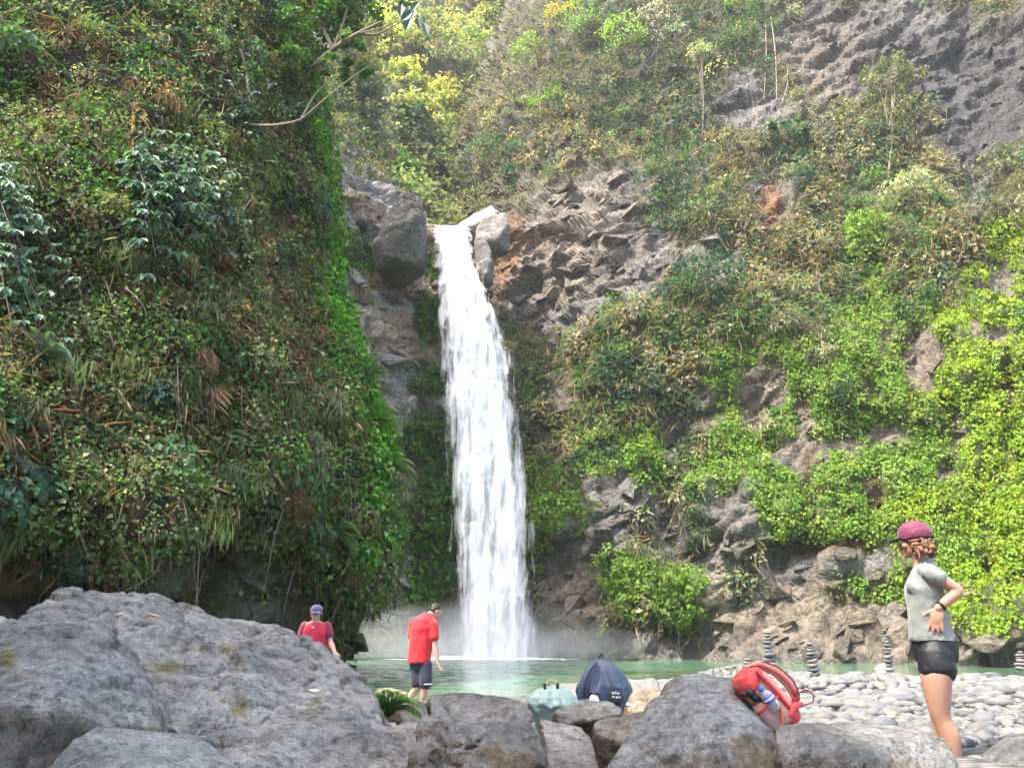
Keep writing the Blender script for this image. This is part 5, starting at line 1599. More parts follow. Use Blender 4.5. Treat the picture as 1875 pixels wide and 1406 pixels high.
def skin_mat(name, col):
    t = NT(name)
    v = t.coord(kind="World")
    c = t.mix(t.noise(v, 9.0, 4), tuple(x * 0.88 for x in col), tuple(min(1, x * 1.1) for x in col))
    t.set(Base_Color=c, Roughness=0.55, Subsurface_Weight=0.12, Subsurface_Scale=0.02, Normal=t.bump(t.noise(v, 90, 3), 0.12, 0.005))
    t.b.inputs["Subsurface Radius"].default_value = (1.0, 0.35, 0.2)
    return t.m
def cloth_mat(name, col, rough=0.85, sheen=0.2, fine=260.0):
    t = NT(name)
    v = t.coord(kind="World")
    c = t.mix(t.noise(v, 7.0, 4), tuple(x * 0.86 for x in col), tuple(min(1, x * 1.12) for x in col))
    nb = t.bump(t.noise(v, 16, 3), 0.22, 0.015)
    nb = t.bump(t.noise(v, fine, 2), 0.25, 0.002, nb)
    t.set(Base_Color=c, Roughness=rough, Sheen_Weight=sheen, Normal=nb)
    return t.m
M['skin'] = skin_mat('skin', (0.40, 0.22, 0.145))
M['skin_pale'] = skin_mat('skin_pale', (0.46, 0.28, 0.20))
M['grey_tee'] = cloth_mat('grey_jersey', (0.19, 0.205, 0.19))
M['black_cloth'] = cloth_mat('black_nylon', (0.0055, 0.0055, 0.0085), 0.6, 0.0)
M['magenta'] = cloth_mat('magenta_cap_cloth', (0.14, 0.012, 0.048), 0.7)
M['red_tee'] = cloth_mat('red_jersey', (0.50, 0.010, 0.018), 0.75)
M['rose_tee'] = cloth_mat('rose_jersey', (0.50, 0.012, 0.045), 0.75)
M['maroon'] = cloth_mat('maroon_jersey', (0.22, 0.012, 0.05), 0.8)
M['navy_short'] = cloth_mat('navy_denim', (0.007, 0.012, 0.030), 0.8)
M['violet'] = cloth_mat('violet_cap_cloth', (0.085, 0.07, 0.16), 0.8)
M['black_plastic'] = plain('black_plastic', (0.012, 0.012, 0.013), 0.45, bump=0.0)
M['white_print'] = plain('white_print', (0.75, 0.75, 0.75), 0.6, bump=0.0)
def hair_mat(name, a, b):
    t = NT(name)
    v = t.coord(kind="World")
    t.set(Base_Color=t.mix(t.noise(v, 60.0, 4, 0.6, 0.6), a, b), Roughness=0.42, Normal=t.bump(t.noise(v, 120.0, 3, 0.6, 1.0), 0.6, 0.01))
    return t.m
M['auburn'] = hair_mat('auburn_hair', (0.07, 0.028, 0.012), (0.27, 0.12, 0.055))
M['dark_hair'] = hair_mat('dark_hair', (0.012, 0.009, 0.008), (0.05, 0.035, 0.026))

def hand(c, along, palm_n, thumb_side, size=0.18, curl=0.35, spread=0.16):
    """palm with four unequal fingers and a thumb leaving the side of the palm"""
    a = Vector(along).normalized(); nrm = Vector(palm_n); nrm = (nrm - a * nrm.dot(a)).normalized()
    s = a.cross(nrm).normalized() * thumb_side
    c = Vector(c); k = size / 0.18
    out = []
    pc = c + a * 0.045 * k
    Rm = Matrix((a, s, nrm)).transposed()
    out.append(blob(pc, (0.056 * k, 0.042 * k, 0.016 * k), Rm))
    lens = [0.072, 0.080, 0.074, 0.058]
    for q in range(4):
        off = (0.030 - 0.020 * q) * k
        d = (a + s * spread * (1.2 - 0.8 * q)).normalized()
        p0 = c + a * 0.075 * k + s * off
        p1 = p0 + d * lens[q] * 0.45 * k - nrm * curl * 0.010 * k
        d2 = (d - nrm * curl).normalized()
        p2 = p1 + d2 * lens[q] * 0.33 * k
        d3 = (d2 - nrm * curl * 1.2).normalized()
        p3 = p2 + d3 * lens[q] * 0.25 * k
        out.append(limb([p0, p1, p2, p3], [0.0095 * k, 0.0088 * k, 0.0082 * k, 0.007 * k], 3, 10))
    q0 = c + a * 0.02 * k + s * 0.030 * k
    dt = (a * 0.65 + s * 0.8 - nrm * 0.25).normalized()
    out.append(limb([q0, q0 + dt * 0.035 * k, q0 + dt * 0.062 * k + a * 0.006 * k], [0.013 * k, 0.0105 * k, 0.0085 * k], 3, 10))
    return out

def head_meshes(c, face, up, h=0.225):
    """skull, jaw, nose, brow, lips, chin, ears; c is the middle of the head"""
    f = Vector(face).normalized(); u = Vector(up); u = (u - f * u.dot(f)).normalized(); s = u.cross(f)
    Rm = Matrix((f, s, u)).transposed(); c = Vector(c); k = h / 0.225
    E = lambda fx, sx, ux: c + (f * fx + s * sx + u * ux) * k
    S = lambda *r: tuple(x * k for x in r)
    out = [blob(E(-0.012, 0, 0.028), S(0.096, 0.075, 0.085), Rm), blob(E(0.022, 0, -0.030), S(0.068, 0.060, 0.080), Rm),
           blob(E(0.045, 0, -0.072), S(0.040, 0.042, 0.030), Rm), blob(E(0.078, 0, -0.092), S(0.016, 0.022, 0.014), Rm),
           blob(E(0.078, 0, 0.028), S(0.014, 0.052, 0.013), Rm)]
    out.append(limb([E(0.084, 0, 0.018), E(0.096, 0, -0.004), E(0.112, 0, -0.026), E(0.096, 0, -0.034)], [x * k for x in (0.009, 0.010, 0.012, 0.009)], 3, 10))
    for q in (-1, 1):
        out.append(blob(E(0.092, q * 0.014, -0.032), S(0.010, 0.009, 0.008), Rm))
        out.append(blob(E(0.058, q * 0.040, -0.022), S(0.026, 0.022, 0.024), Rm))
        out.append(blob(E(-0.010, q * 0.078, -0.008), S(0.018, 0.008, 0.032), Rm))
    out.append(blob(E(0.090, 0, -0.054), S(0.011, 0.024, 0.007), Rm))
    out.append(blob(E(0.088, 0, -0.066), S(0.011, 0.021, 0.008), Rm))
    return out, E, Rm, k

def eyes(parent, E, Rm, k):
    org = parent.matrix_world.translation
    for q in (-1, 1):
        v, f = blob(E(0.080, q * 0.031, 0.006), (0.011 * k, 0.013 * k, 0.008 * k), Rm)
        o = link("eye", make_mesh("eye", np.array(v) - np.array(org), np.array(f)), M['eye_white'], parent)
        v, f = blob(E(0.0895, q * 0.031, 0.005), (0.003 * k, 0.006 * k, 0.006 * k), Rm)
        link("iris", make_mesh("iris", np.array(v) - np.array(org), np.array(f)), M['iris'], o)
M['eye_white'] = plain('eye_white', (0.75, 0.73, 0.70), 0.25, bump=0)
M['iris'] = plain('iris', (0.05, 0.03, 0.02), 0.2, bump=0)
def tee(c):
    return c

# ---- woman standing on the right, seen from her left side, hand on her hip
WD = 5.2
def Wp(px, py, dd=0.0):
    return U(px, py, WD + dd)
foot = Wp(1748, 1412)
person = thing("person", "person in magenta cap, grey tee and black shorts standing with hand on hip", "person", (foot.x, foot.y, float(ground_z(foot.x, foot.y))))
bpy.context.view_layer.update()
FX, SX_, ZX = (0.885, -0.466, 0), (0.466, 0.885, 0), (0, 0, 1)
mp = WD / FPX / 1.035           # metres per photo pixel at her distance
def prof(rows, dd=0.0, lat=1.0):
    """rows: (y, x_front, x_back, half width across in m) -> horizontal elliptical rings"""
    C, A, B = [], [], []
    for (y, x0, x1, w) in rows:
        C.append(Wp((x0 + x1) / 2, y, dd)); A.append((x1 - x0) / 2 * mp * 0.95); B.append(w * lat)
    return ring_tube([list(c) for c in C], A, B, FX, SX_, n=28, power=2.2)
torso = prof([(1028, 1682, 1706, 0.055), (1040, 1678, 1712, 0.10), (1052, 1671, 1718, 0.122), (1078, 1664, 1722, 0.130), (1110, 1669, 1722, 0.112), (1140, 1672, 1728, 0.115), (1170, 1678, 1740, 0.135), (1195, 1682, 1746, 0.145), (1212, 1688, 1744, 0.130)])
headc = Wp(1675, 992, 0.01)
HM, HE, HR, HK = head_meshes(headc, (-0.82, 0.57, -0.06), (0, 0, 1), 0.216)
neck = limb([Wp(1680, 1006), Wp(1686, 1024), Wp(1692, 1042)], [0.052, 0.050, 0.066], 4, 16)
# near (left) leg and far (right) leg
Lleg = limb([Wp(1716, 1196, -0.075), Wp(1714, 1238, -0.085), Wp(1717, 1272, -0.085), Wp(1720, 1302, -0.08), Wp(1725, 1318, -0.08), Wp(1738, 1345, -0.08), Wp(1744, 1375, -0.08), Wp(1751, 1408, -0.08), Wp(1754, 1424, -0.08)],
            [0.084, 0.091, 0.076, 0.061, 0.054, 0.063, 0.052, 0.034, 0.033], 5, 22)
Rleg = limb([Wp(1714, 1196, 0.075), Wp(1711, 1238, 0.085), Wp(1714, 1272, 0.09), Wp(1719, 1302, 0.095), Wp(1721, 1318, 0.10), Wp(1727, 1345, 0.10), Wp(1733, 1375, 0.10), Wp(1738, 1408, 0.10), Wp(1740, 1420, 0.10)],
            [0.082, 0.086, 0.073, 0.056, 0.053, 0.056, 0.049, 0.035, 0.033], 5, 20)
feet = [limb([Wp(1756, 1424, -0.08), Wp(1738, 1430, -0.08), Wp(1712, 1436, -0.08)], [0.036, 0.038, 0.026], 4, 14, 0.8), limb([Wp(1740, 1420, 0.10), Wp(1722, 1424, 0.10), Wp(1698, 1430, 0.10)], [0.036, 0.038, 0.026], 4, 14, 0.8)]
sh, el, wr = Wp(1699, 1047, -0.140), Wp(1757, 1081, -0.18), Wp(1717, 1114, -0.160)
Larm = limb([sh, sh.lerp(el, 0.5), el, el.lerp(wr, 0.35), wr], [0.040, 0.039, 0.034, 0.036, 0.024], 6, 18)
Lhand = hand(wr, Wp(1714, 1146, -0.150) - wr, (-0.45, -0.88, 0.1), 1, 0.180, 0.10, 0.13)
Rsh, Rel, Rwr = Wp(1694, 1048, 0.140), Wp(1700, 1085, 0.27), Wp(1690, 1122, 0.18)
Rarm = limb([Rsh, Rsh.lerp(Rel, 0.5), Rel, Rel.lerp(Rwr, 0.35), Rwr], [0.050, 0.043, 0.036, 0.038, 0.026], 6, 16)
Rhand = hand(Rwr, Wp(1694, 1145, 0.16) - Rwr, (0.45, 0.88, 0.1), -1, 0.18, 0.15, 0.25)
body = piece("body", [torso, neck, Lleg, Rleg, Larm, Rarm] + feet + HM + Lhand + Rhand, M['skin'], person, 0.0062, 3)
eyes(person, HE, HR, HK)
tt = prof([(1026, 1683, 1708, 0.062), (1034, 1678, 1713, 0.095), (1042, 1673, 1717, 0.128), (1054, 1666, 1722, 0.145), (1066, 1661, 1725, 0.148), (1080, 1659, 1726, 0.145), (1098, 1661, 1727, 0.136), (1120, 1663, 1729, 0.133), (1145, 1665, 1736, 0.142), (1164, 1667, 1745, 0.156), (1174, 1669, 1750, 0.160)])
slv = limb([Wp(1693, 1044, -0.08), Wp(1697, 1046, -0.125), sh.lerp(el, 0.16), sh.lerp(el, 0.36)], [0.048, 0.055, 0.053, 0.052], 5, 20)
slvR = limb([Wp(1690, 1042, 0.09), Rsh, Rsh.lerp(Rel, 0.3), Rsh.lerp(Rel, 0.45)], [0.058, 0.060, 0.056, 0.055], 5, 18)
tee_o = piece("tee_shirt", [tt, slv, slvR, blob(Wp(1678, 1077, -0.055), (0.062, 0.062, 0.058)), blob(Wp(1678, 1077, 0.055), (0.062, 0.062, 0.058))], M['grey_tee'], person, 0.007, 4, 0.014, 4, (13, 13, 6), 1.6)
sht = prof([(1168, 1672, 1747, 0.146), (1180, 1673, 1750, 0.148), (1198, 1677, 1752, 0.150), (1210, 1681, 1751, 0.148)])
shL = limb([Wp(1715, 1196, -0.080), Wp(1715, 1212, -0.085), Wp(1718, 1228, -0.088)], [0.092, 0.095, 0.097], 5, 24, 1.14)
shR = limb([Wp(1713, 1196, 0.080), Wp(1711, 1212, 0.085), Wp(1712, 1230, 0.088)], [0.090, 0.093, 0.095], 5, 22, 1.12)
piece("shorts", [sht, shL, shR], M['black_cloth'], person, 0.008, 3, 0.009, 14, (12, 12, 9), 1.3)
# magenta cap: dome, brim, strap opening; auburn curls below it
capc = HE(-0.010, 0, 0.044)
dome = blob(capc, (0.110, 0.090, 0.098), HR, 3)
dv = np.array(dome[0]); up_ = np.array(HR.col[2]); lo = (dv - np.array(capc)) @ up_
dv = dv - np.outer(np.minimum(lo + 0.026, 0), up_) * 0.96
cap = piece("cap", [([tuple(x) for x in dv], dome[1])], M['magenta'], person, 0.006, 2, 0.004, 5, (30, 30, 30), 1.0)
br = []
for q in range(7):
    a = -0.9 + 0.3 * q
    br.append(limb([HE(0.070, 0.070 * math.sin(a), 0.034), HE(0.10 + 0.060 * math.cos(a), 0.078 * math.sin(a), 0.022)], [0.010, 0.008], 4, 10, 0.5))
piece("cap_brim", br, M['black_cloth'], person, 0.005, 2)
vst = limb([HE(-0.085, -0.062, 0.022), HE(-0.118, -0.03, 0.020), HE(-0.120, 0.03, 0.020), HE(-0.085, 0.062, 0.022)], [0.009] * 4, 5, 8)
piece("cap_strap", [vst], M['black_cloth'], person, 0.005, 1)
hr = [blob(HE(-0.015, 0, 0.015), (0.090, 0.080, 0.072), HR)]
rh = np.random.default_rng(77)
for q in range(130):
    fx = rh.uniform(-0.125, 0.005); side = rh.choice([-1, 1])
    sx2 = side * (0.078 if fx > -0.07 else rh.uniform(0, 0.078)) * rh.uniform(0.9, 1.15)
    ux = rh.uniform(-0.072, 0.010) if fx < 0.02 else rh.uniform(-0.045, 0.030)
    if fx < -0.07:
        fx = -0.082 - 0.022 * rh.random()
    p = HE(fx, sx2, ux)
    amp_ = 0.018
    pts = [p, p + Vector(rh.normal(size=3) * amp_) - Vector((0, 0, 0.012)), p + Vector(rh.normal(size=3) * amp_) - Vector((-0.006, 0, 0.026))]
    hr.append(limb(pts, [0.008, 0.009, 0.005], 3, 8))
piece("hair", hr, M['auburn'], person, 0.0045, 0, 0.004, 8, (60, 60, 60), 1.0)
wb = ring_tube(np.array([list(wr.lerp(el, t_)) for t_ in (0.10, 0.13, 0.18, 0.21)]), [0.029, 0.034, 0.035, 0.031], [0.029, 0.034, 0.035, 0.031], n=18)
piece("wristband", [wb], M['black_plastic'], person, 0.004, 1)

# ---- man in the red tee by the water, seen from behind, looking down to the right
MD = 13.5
mm = MD / FPX / 1.055
def Mp(px, py, dd=0.0):
    return U(px, py, MD + dd)
fo = Mp(772, 1289)
man = thing("person", "person in plain red tee and navy shorts stepping over rocks, head bowed", "person", (fo.x, fo.y, fo.z))
bpy.context.view_layer.update()
def mprof(rows, D0, m_, fr=(1, 0, 0), sd=(0, 1, 0), dd=0.0):
    C, A, B = [], [], []
    for (y, x0, x1, w) in rows:
        C.append(list(U((x0 + x1) / 2, y, D0 + dd))); A.append((x1 - x0) / 2 * m_); B.append(w)
    return ring_tube(C, A, B, fr, sd, n=24, power=2.3)
mtor = mprof([(1124, 778, 792, 0.07), (1134, 762, 797, 0.11), (1150, 754, 796, 0.12), (1175, 752, 791, 0.115), (1205, 752, 785, 0.10), (1222, 758, 783, 0.085)], MD, mm)
mh = Mp(798, 1119, 0.02)
mHM, mE, mR, mk = head_meshes(mh, (0.80, 0.45, -0.52), (0.45, 0.15, 0.88), 0.225)
mneck = limb([Mp(793, 1121), Mp(786, 1127), Mp(778, 1135)], [0.055, 0.060, 0.075], 4, 14)
mL = limb([Mp(761, 1222, 0.03), Mp(764, 1245, 0.0), Mp(764, 1258, -0.02), Mp(755, 1270, 0.03), Mp(746, 1281, 0.05)], [0.095, 0.075, 0.058, 0.056, 0.036], 5, 16)
mRr = limb([Mp(778, 1222, -0.02), Mp(779, 1245, -0.06), Mp(779, 1256, -0.06), Mp(776, 1272, -0.03), Mp(773, 1286, 0.0)], [0.098, 0.078, 0.060, 0.058, 0.038], 5, 16)
mft = [limb([Mp(744, 1281, 0.08), Mp(749, 1284, 0.0), Mp(756, 1285, -0.06)], [0.032, 0.038, 0.028], 4, 12), limb([Mp(770, 1287, 0.05), Mp(776, 1290, -0.02), Mp(784, 1291, -0.08)], [0.034, 0.040, 0.028], 4, 12)]
s0, e0, w0 = Mp(793, 1142, -0.06), Mp(796, 1182, -0.08), Mp(801, 1211, -0.10)
mA = limb([s0, s0.lerp(e0, 0.5), e0, e0.lerp(w0, 0.4), w0], [0.060, 0.052, 0.043, 0.044, 0.030], 6, 14)
mHd = hand(w0, Mp(806, 1224, -0.11) - w0, (-0.9, 0.2, 0.2), 1, 0.20, 0.5, 0.2)
s1, e1, w1 = Mp(758, 1142, 0.10), Mp(752, 1180, 0.16), Mp(757, 1208, 0.22)
mA2 = limb([s1, s1.lerp(e1, 0.5), e1, w1], [0.058, 0.050, 0.042, 0.030], 6, 14)
mHd2 = hand(w1, Mp(759, 1222, 0.22) - w1, (0.9, 0.2, 0.2), -1, 0.19, 0.4, 0.2)
piece("body", [mtor, mneck, mL, mRr, mA, mA2] + mft + mHM + mHd + mHd2, M['skin_pale'], man, 0.009, 2)
eyes(man, mE, mR, mk)
mt = mprof([(1122, 776, 791, 0.075), (1127, 768, 795, 0.10), (1134, 759, 798, 0.135), (1150, 752, 797, 0.150), (1175, 750, 792, 0.145), (1200, 747, 788, 0.150), (1213, 745, 788, 0.155)], MD, mm)
ms1 = limb([Mp(785, 1138, -0.02), s0, s0.lerp(e0, 0.35), s0.lerp(e0, 0.62)], [0.080, 0.082, 0.080, 0.080], 5, 16)
ms2 = limb([Mp(765, 1138, 0.05), s1, s1.lerp(e1, 0.35), s1.lerp(e1, 0.6)], [0.078, 0.080, 0.078, 0.078], 5, 16)
piece("tee_shirt", [mt, ms1, ms2], M['red_tee'], man, 0.012, 4, 0.013, 3, (6, 6, 4), 1.5)
mp1 = limb([Mp(762, 1216, 0.03), Mp(763, 1235, 0.02), Mp(764, 1251, 0.0)], [0.115, 0.108, 0.103], 5, 18)
mp2 = limb([Mp(778, 1216, -0.02), Mp(779, 1235, -0.05), Mp(780, 1252, -0.06)], [0.115, 0.108, 0.104], 5, 18)
piece("shorts", [mp1, mp2, blob(Mp(769, 1216, 0), (0.18, 0.13, 0.10))], M['navy_short'], man, 0.012, 2, 0.010, 6, (8, 8, 5), 1.0)
hem = ring_tube([list(Mp(780, 1250.5, -0.06)), list(Mp(780, 1251.5, -0.06)), list(Mp(780, 1252.8, -0.06))], [0.106, 0.109, 0.107], [0.106, 0.109, 0.107], (1, 0, 0), (0, 1, 0), 20)
piece("shorts_hem", [hem], M['white_print'], man, 0.008, 0)
mhair = [blob(mE(-0.030, 0, 0.045), (0.094 * mk, 0.082 * mk, 0.080 * mk), mR), blob(mE(-0.055, 0, 0.0), (0.058 * mk, 0.072 * mk, 0.06 * mk), mR)]
piece("hair", mhair, M['dark_hair'], man, 0.010, 1, 0.008, 9, (40, 40, 40), 1.0)
for q, ft in enumerate(mft):
    v = np.array(ft[0]); zc = np.median(v[:, 2])
    v2 = v.copy(); v2[:, 2] = np.minimum(v2[:, 2], zc - 0.004)
    c_ = v2.mean(0); v2[:, :2] = c_[:2] + (v2[:, :2] - c_[:2]) * 1.12; v2[:, 2] -= 0.006
    piece("sandal", [([tuple(x) for x in v2], ft[1])], M['black_plastic'], man, 0.008, 1)

# ---- woman in rose-red behind the huge boulder
RD = 11.0
rm = RD / FPX / 1.045
def Rp(px, py, dd=0.0):
    return U(px, py, RD + dd)
rg = Rp(577, 1200)
rz = float(ground_z(rg.x, rg.y))
rose = thing("person", "person in rose-red sports tee and violet cap behind the huge grey boulder", "person", (rg.x, rg.y, rz))
bpy.context.view_layer.update()
def rows_r(rows, dd=0.0):
    return mprof(rows, RD, rm, dd=dd)
rt = rows_r([(1136, 571, 586, 0.06), (1142, 558, 598, 0.085), (1152, 556, 600, 0.105), (1168, 560, 597, 0.11), (1185, 562, 597, 0.105), (1205, 559, 602, 0.12), (1225, 558, 604, 0.12)])
rh_c = Rp(579, 1124.5, -0.02)
rHM, rE, rR, rk = head_meshes(rh_c, (0.10, -1, -0.10), (0, -0.1, 1), 0.215)
rneck = limb([Rp(579, 1132), Rp(579, 1138), Rp(579, 1144)], [0.048, 0.048, 0.065], 4, 14)
a0, a1, a2 = Rp(599, 1147, 0.0), Rp(605, 1175, -0.02), Rp(613, 1194, -0.14)
b0, b1_, b2_ = Rp(558, 1147, 0.0), Rp(549, 1174, 0.02), Rp(551, 1196, -0.12)
rAr = [limb([a0, a0.lerp(a1, .5), a1, a1.lerp(a2, .4), a2], [0.052, 0.045, 0.037, 0.038, 0.026], 6, 14), limb([b0, b0.lerp(b1_, .5), b1_, b1_.lerp(b2_, .4), b2_], [0.052, 0.045, 0.037, 0.038, 0.026], 6, 14)]
rHd = hand(a2, Rp(617, 1203, -0.2) - a2, (0.2, -0.3, 1), -1, 0.18, 0.4) + hand(b2_, Rp(553, 1204, -0.2) - b2_, (-0.2, -0.3, 1), 1, 0.18, 0.4)
zb = rz + 0.03
def down(px, top, dd):
    p = Rp(px, top, dd); q = Vector((p.x, p.y, zb + 0.05))
    return limb([p, p.lerp(q, 0.5), q, q + Vector((0.0, -0.10, -0.02))], [0.088, 0.062, 0.040, 0.036], 5, 14)
piece("body", [rt, rneck] + rAr + rHM + rHd + [down(568, 1222, 0), down(593, 1222, 0)], M['skin_pale'], rose, 0.009, 2)
eyes(rose, rE, rR, rk)
rts = rows_r([(1138, 569, 588, 0.07), (1141, 561, 596, 0.09), (1147, 556, 601, 0.115), (1156, 555, 601, 0.128), (1168, 558, 599, 0.128), (1185, 560, 599, 0.118), (1205, 556, 605, 0.132)])
piece("tee_shirt", [rts, blob(Rp(569, 1160, -0.06), (0.065, 0.06, 0.06)), blob(Rp(588, 1160, -0.06), (0.065, 0.06, 0.06))], M['rose_tee'], rose, 0.010, 3, 0.008, 2, (9, 9, 6), 1.2)
for nm_, A_, B_ in (("sleeve", a0, a1), ("sleeve", b0, b1_)):
    piece(nm_, [limb([A_.lerp(B_, -0.12), A_.lerp(B_, 0.2), A_.lerp(B_, 0.58)], [0.060, 0.066, 0.064], 5, 16)], M['maroon'], rose, 0.010, 2)
lg = Rp(571, 1149, -0.137)
link("shirt_logo", make_mesh("shirt_logo", np.array(limb([lg, lg + Vector((0.012, -0.002, 0.010)), lg + Vector((0.028, 0, 0.002))], [0.006, 0.008, 0.004], 3, 8)[0]) - np.array(rose.location), np.array(limb([lg, lg + Vector((0.012, -0.002, 0.010)), lg + Vector((0.028, 0, 0.002))], [0.006, 0.008, 0.004], 3, 8)[1][:-2])), M['white_print'], rose)
piece("shorts", [limb([Rp(570, 1203), Rp(568, 1222), Rp(567, 1238)], [0.10, 0.105, 0.10], 4, 16), limb([Rp(591, 1203), Rp(593, 1222), Rp(594, 1238)], [0.10, 0.105, 0.10], 4, 16)], M['black_cloth'], rose, 0.012, 1)
dome = blob(rE(-0.012, 0, 0.058), (0.108 * rk, 0.092 * rk, 0.078 * rk), rR, 3)
dv = np.array(dome[0]); up_ = np.array(rR.col[2]); lo = (dv - np.array(rE(-0.012, 0, 0.058))) @ up_
dv = dv - np.outer(np.minimum(lo + 0.015, 0), up_) * 0.96
piece("cap", [([tuple(x) for x in dv], dome[1])], M['violet'], rose, 0.008, 1)
br = []
for q in range(7):
    a = -0.9 + 0.3 * q
    br.append(limb([rE(0.070, 0.070 * math.sin(a), 0.048), rE(0.10 + 0.065 * math.cos(a), 0.085 * math.sin(a), 0.022)], [0.013, 0.011], 4, 10, 0.6))
piece("cap_brim", br, M['violet'], rose, 0.007, 1)
piece("hair", [blob(rE(-0.03, 0, 0.0), (0.085, 0.082, 0.085), rR), blob(rE(-0.02, 0.07, -0.02), (0.03, 0.018, 0.045), rR), blob(rE(-0.02, -0.07, -0.02), (0.03, 0.018, 0.045), rR)], M['dark_hair'], rose, 0.009, 1, 0.005, 3, (40, 40, 40))
# ------------------------------------------------------------------ bags and small things
M['navy_bag'] = cloth_mat('navy_ripstop', (0.050, 0.070, 0.115), 0.5, 0.1)
M['navy_dark'] = cloth_mat('navy_webbing', (0.018, 0.022, 0.034), 0.6, 0.1)
M['sage_bag'] = cloth_mat('sage_coated_fabric', (0.26, 0.36, 0.31), 0.45, 0.05)
M['coral'] = cloth_mat('coral_red_nylon', (0.55, 0.045, 0.042), 0.6, 0.1)
M['coral_pale'] = cloth_mat('faded_coral_nylon', (0.60, 0.24, 0.19), 0.65, 0.1)
M['mesh_pocket'] = cloth_mat('pocket_mesh', (0.34, 0.20, 0.18), 0.7, 0.0)
M['orange_trim'] = cloth_mat('orange_piping', (0.80, 0.17, 0.07), 0.5, 0.0)
M['dark_red'] = cloth_mat('dark_red_webbing', (0.23, 0.018, 0.018), 0.7, 0.0)
M['beige_web'] = cloth_mat('beige_webbing', (0.42, 0.38, 0.22), 0.7, 0.0)
M['white_flat'] = plain('white_foam', (0.80, 0.80, 0.80), 0.6)
M['blue_cap'] = plain('blue_plastic', (0.03, 0.22, 0.62), 0.3, bump=0)
M['label_print'] = plain('bottle_label', (0.10, 0.12, 0.50), 0.4, bump=0)
t = NT('clear_plastic'); t.set(Base_Color=(0.75, 0.82, 0.86), Roughness=0.08, Transmission_Weight=0.75, IOR=1.3); M['clear'] = t.m

def sack(name, parent, D, rows, depth, folds, mat, fold_amp, seed, n=90):
    """rows (y, x_left, x_right) of the outline; creases run down from the gathered top"""
    y = np.array([r[0] for r in rows], float); l = np.array([r[1] for r in rows], float); r_ = np.array([r[2] for r in rows], float)
    vv = np.linspace(0, 1, 60); yy = np.interp(vv, np.linspace(0, 1, len(y)), y)
    l = np.interp(yy, y, l); r_ = np.interp(yy, y, r_)
    C = unproj((l + r_) / 2, yy, D)
    a = (r_ - l) / 2 * D / FPX / 1.07
    th = np.linspace(0, 2 * np.pi, n, endpoint=False)
    P = np.zeros((60, n, 3))
    q = np.stack([np.cos(th) * 1.0, np.sin(th) * 1.0, th * 0], -1)
    for k in range(60):
        w = vnoise(q * folds * 0.6 + np.array([seed, 0, vv[k] * 2.4]), seed)
        w2 = vnoise(q * folds * 2.3 + np.array([0, seed, vv[k] * 5.0]), seed + 5)
        crease = (0.5 - np.abs(w)) * 1.2 + 0.4 * w2
        rr = 1 + fold_amp * crease * (0.45 + 0.55 * math.sin(math.pi * min(1, vv[k] * 1.1)))
        P[k, :, 0] = C[k, 0] + a[k] * rr * np.cos(th)
        P[k, :, 1] = C[k, 1] + a[k] * depth * rr * np.sin(th)
        P[k, :, 2] = C[k, 2] + 0.02 * w2 * vv[k] * a[k] / 0.2
    org = np.array(parent.location)
    f = [[k * n + i_, (k + 1) * n + i_, (k + 1) * n + (i_ + 1) % n, k * n + (i_ + 1) % n] for k in range(59) for i_ in range(n)]
    me = bpy.data.meshes.new(name)
    me.from_pydata([tuple(x) for x in (P.reshape(-1, 3) - org)], [], f + [list(range(n)), [59 * n + i_ for i_ in range(n)][::-1]])
    me.polygons.foreach_set("use_smooth", np.ones(len(me.polygons), bool))
    return link(name, me, mat, parent)

# navy rucksack with its hood gathered to a peak
ND = 8.3
o0 = U(1100, 1326, ND)
navy = thing("backpack", "navy blue backpack gathered to a peak, standing on the flat slab", "backpack", o0)
bpy.context.view_layer.update()
bodyn = sack("bag_body", navy, ND, [(1206, 1096, 1104), (1210, 1089, 1112), (1217, 1082, 1124), (1228, 1074, 1136), (1240, 1068, 1144), (1255, 1062, 1151), (1268, 1059, 1151), (1280, 1058, 1147), (1292, 1059, 1142), (1326, 1064, 1134)], 0.75, 4.2, M['navy_bag'], 0.26, 3)
Np = lambda x, y, dd=0.0: U(x, y, ND + dd)
piece("grab_loop", [limb([Np(1097, 1210), Np(1098, 1200), Np(1101, 1196), Np(1104, 1201), Np(1105, 1210)], [0.010, 0.010, 0.010, 0.010, 0.010], 5, 10)], M['navy_dark'], navy, 0.006, 1)
piece("shoulder_strap", [limb([Np(1090, 1212, -0.06), Np(1077, 1228, -0.13), Np(1067, 1250, -0.16), Np(1062, 1275, -0.16), Np(1062, 1290, -0.14)], [0.018, 0.028, 0.030, 0.030, 0.026], 5, 14)], M['navy_bag'], navy, 0.009, 1)
piece("strap_pad", [limb([Np(1094, 1214, -0.10), Np(1084, 1232, -0.19), Np(1078, 1255, -0.225), Np(1073, 1285, -0.215)], [0.010, 0.012, 0.012, 0.012], 5, 12)], M['navy_dark'], navy, 0.006, 1)
pk = piece("side_pocket", [blob(Np(1130, 1276, -0.17), (0.072, 0.05, 0.070)), blob(Np(1128, 1282, -0.17), (0.080, 0.05, 0.045))], M['navy_dark'], navy, 0.008, 1, 0.006, 4, (30, 30, 30))
for q, (x, y) in enumerate([(1122, 1268), (1127, 1268), (1132, 1269), (1123, 1275), (1129, 1276), (1134, 1276)]):
    a_ = np.array(list(Np(x, y, -0.245))) - np.array(navy.location)
    v = np.array([(-0.010, 0, -0.008), (0.008, 0, -0.008), (0.012, 0, 0.007), (-0.006, 0, 0.009)]) + a_
    link("pocket_print", make_mesh("pocket_print", v, np.array([[0, 1, 2, 3]])), M['white_print'], pk)
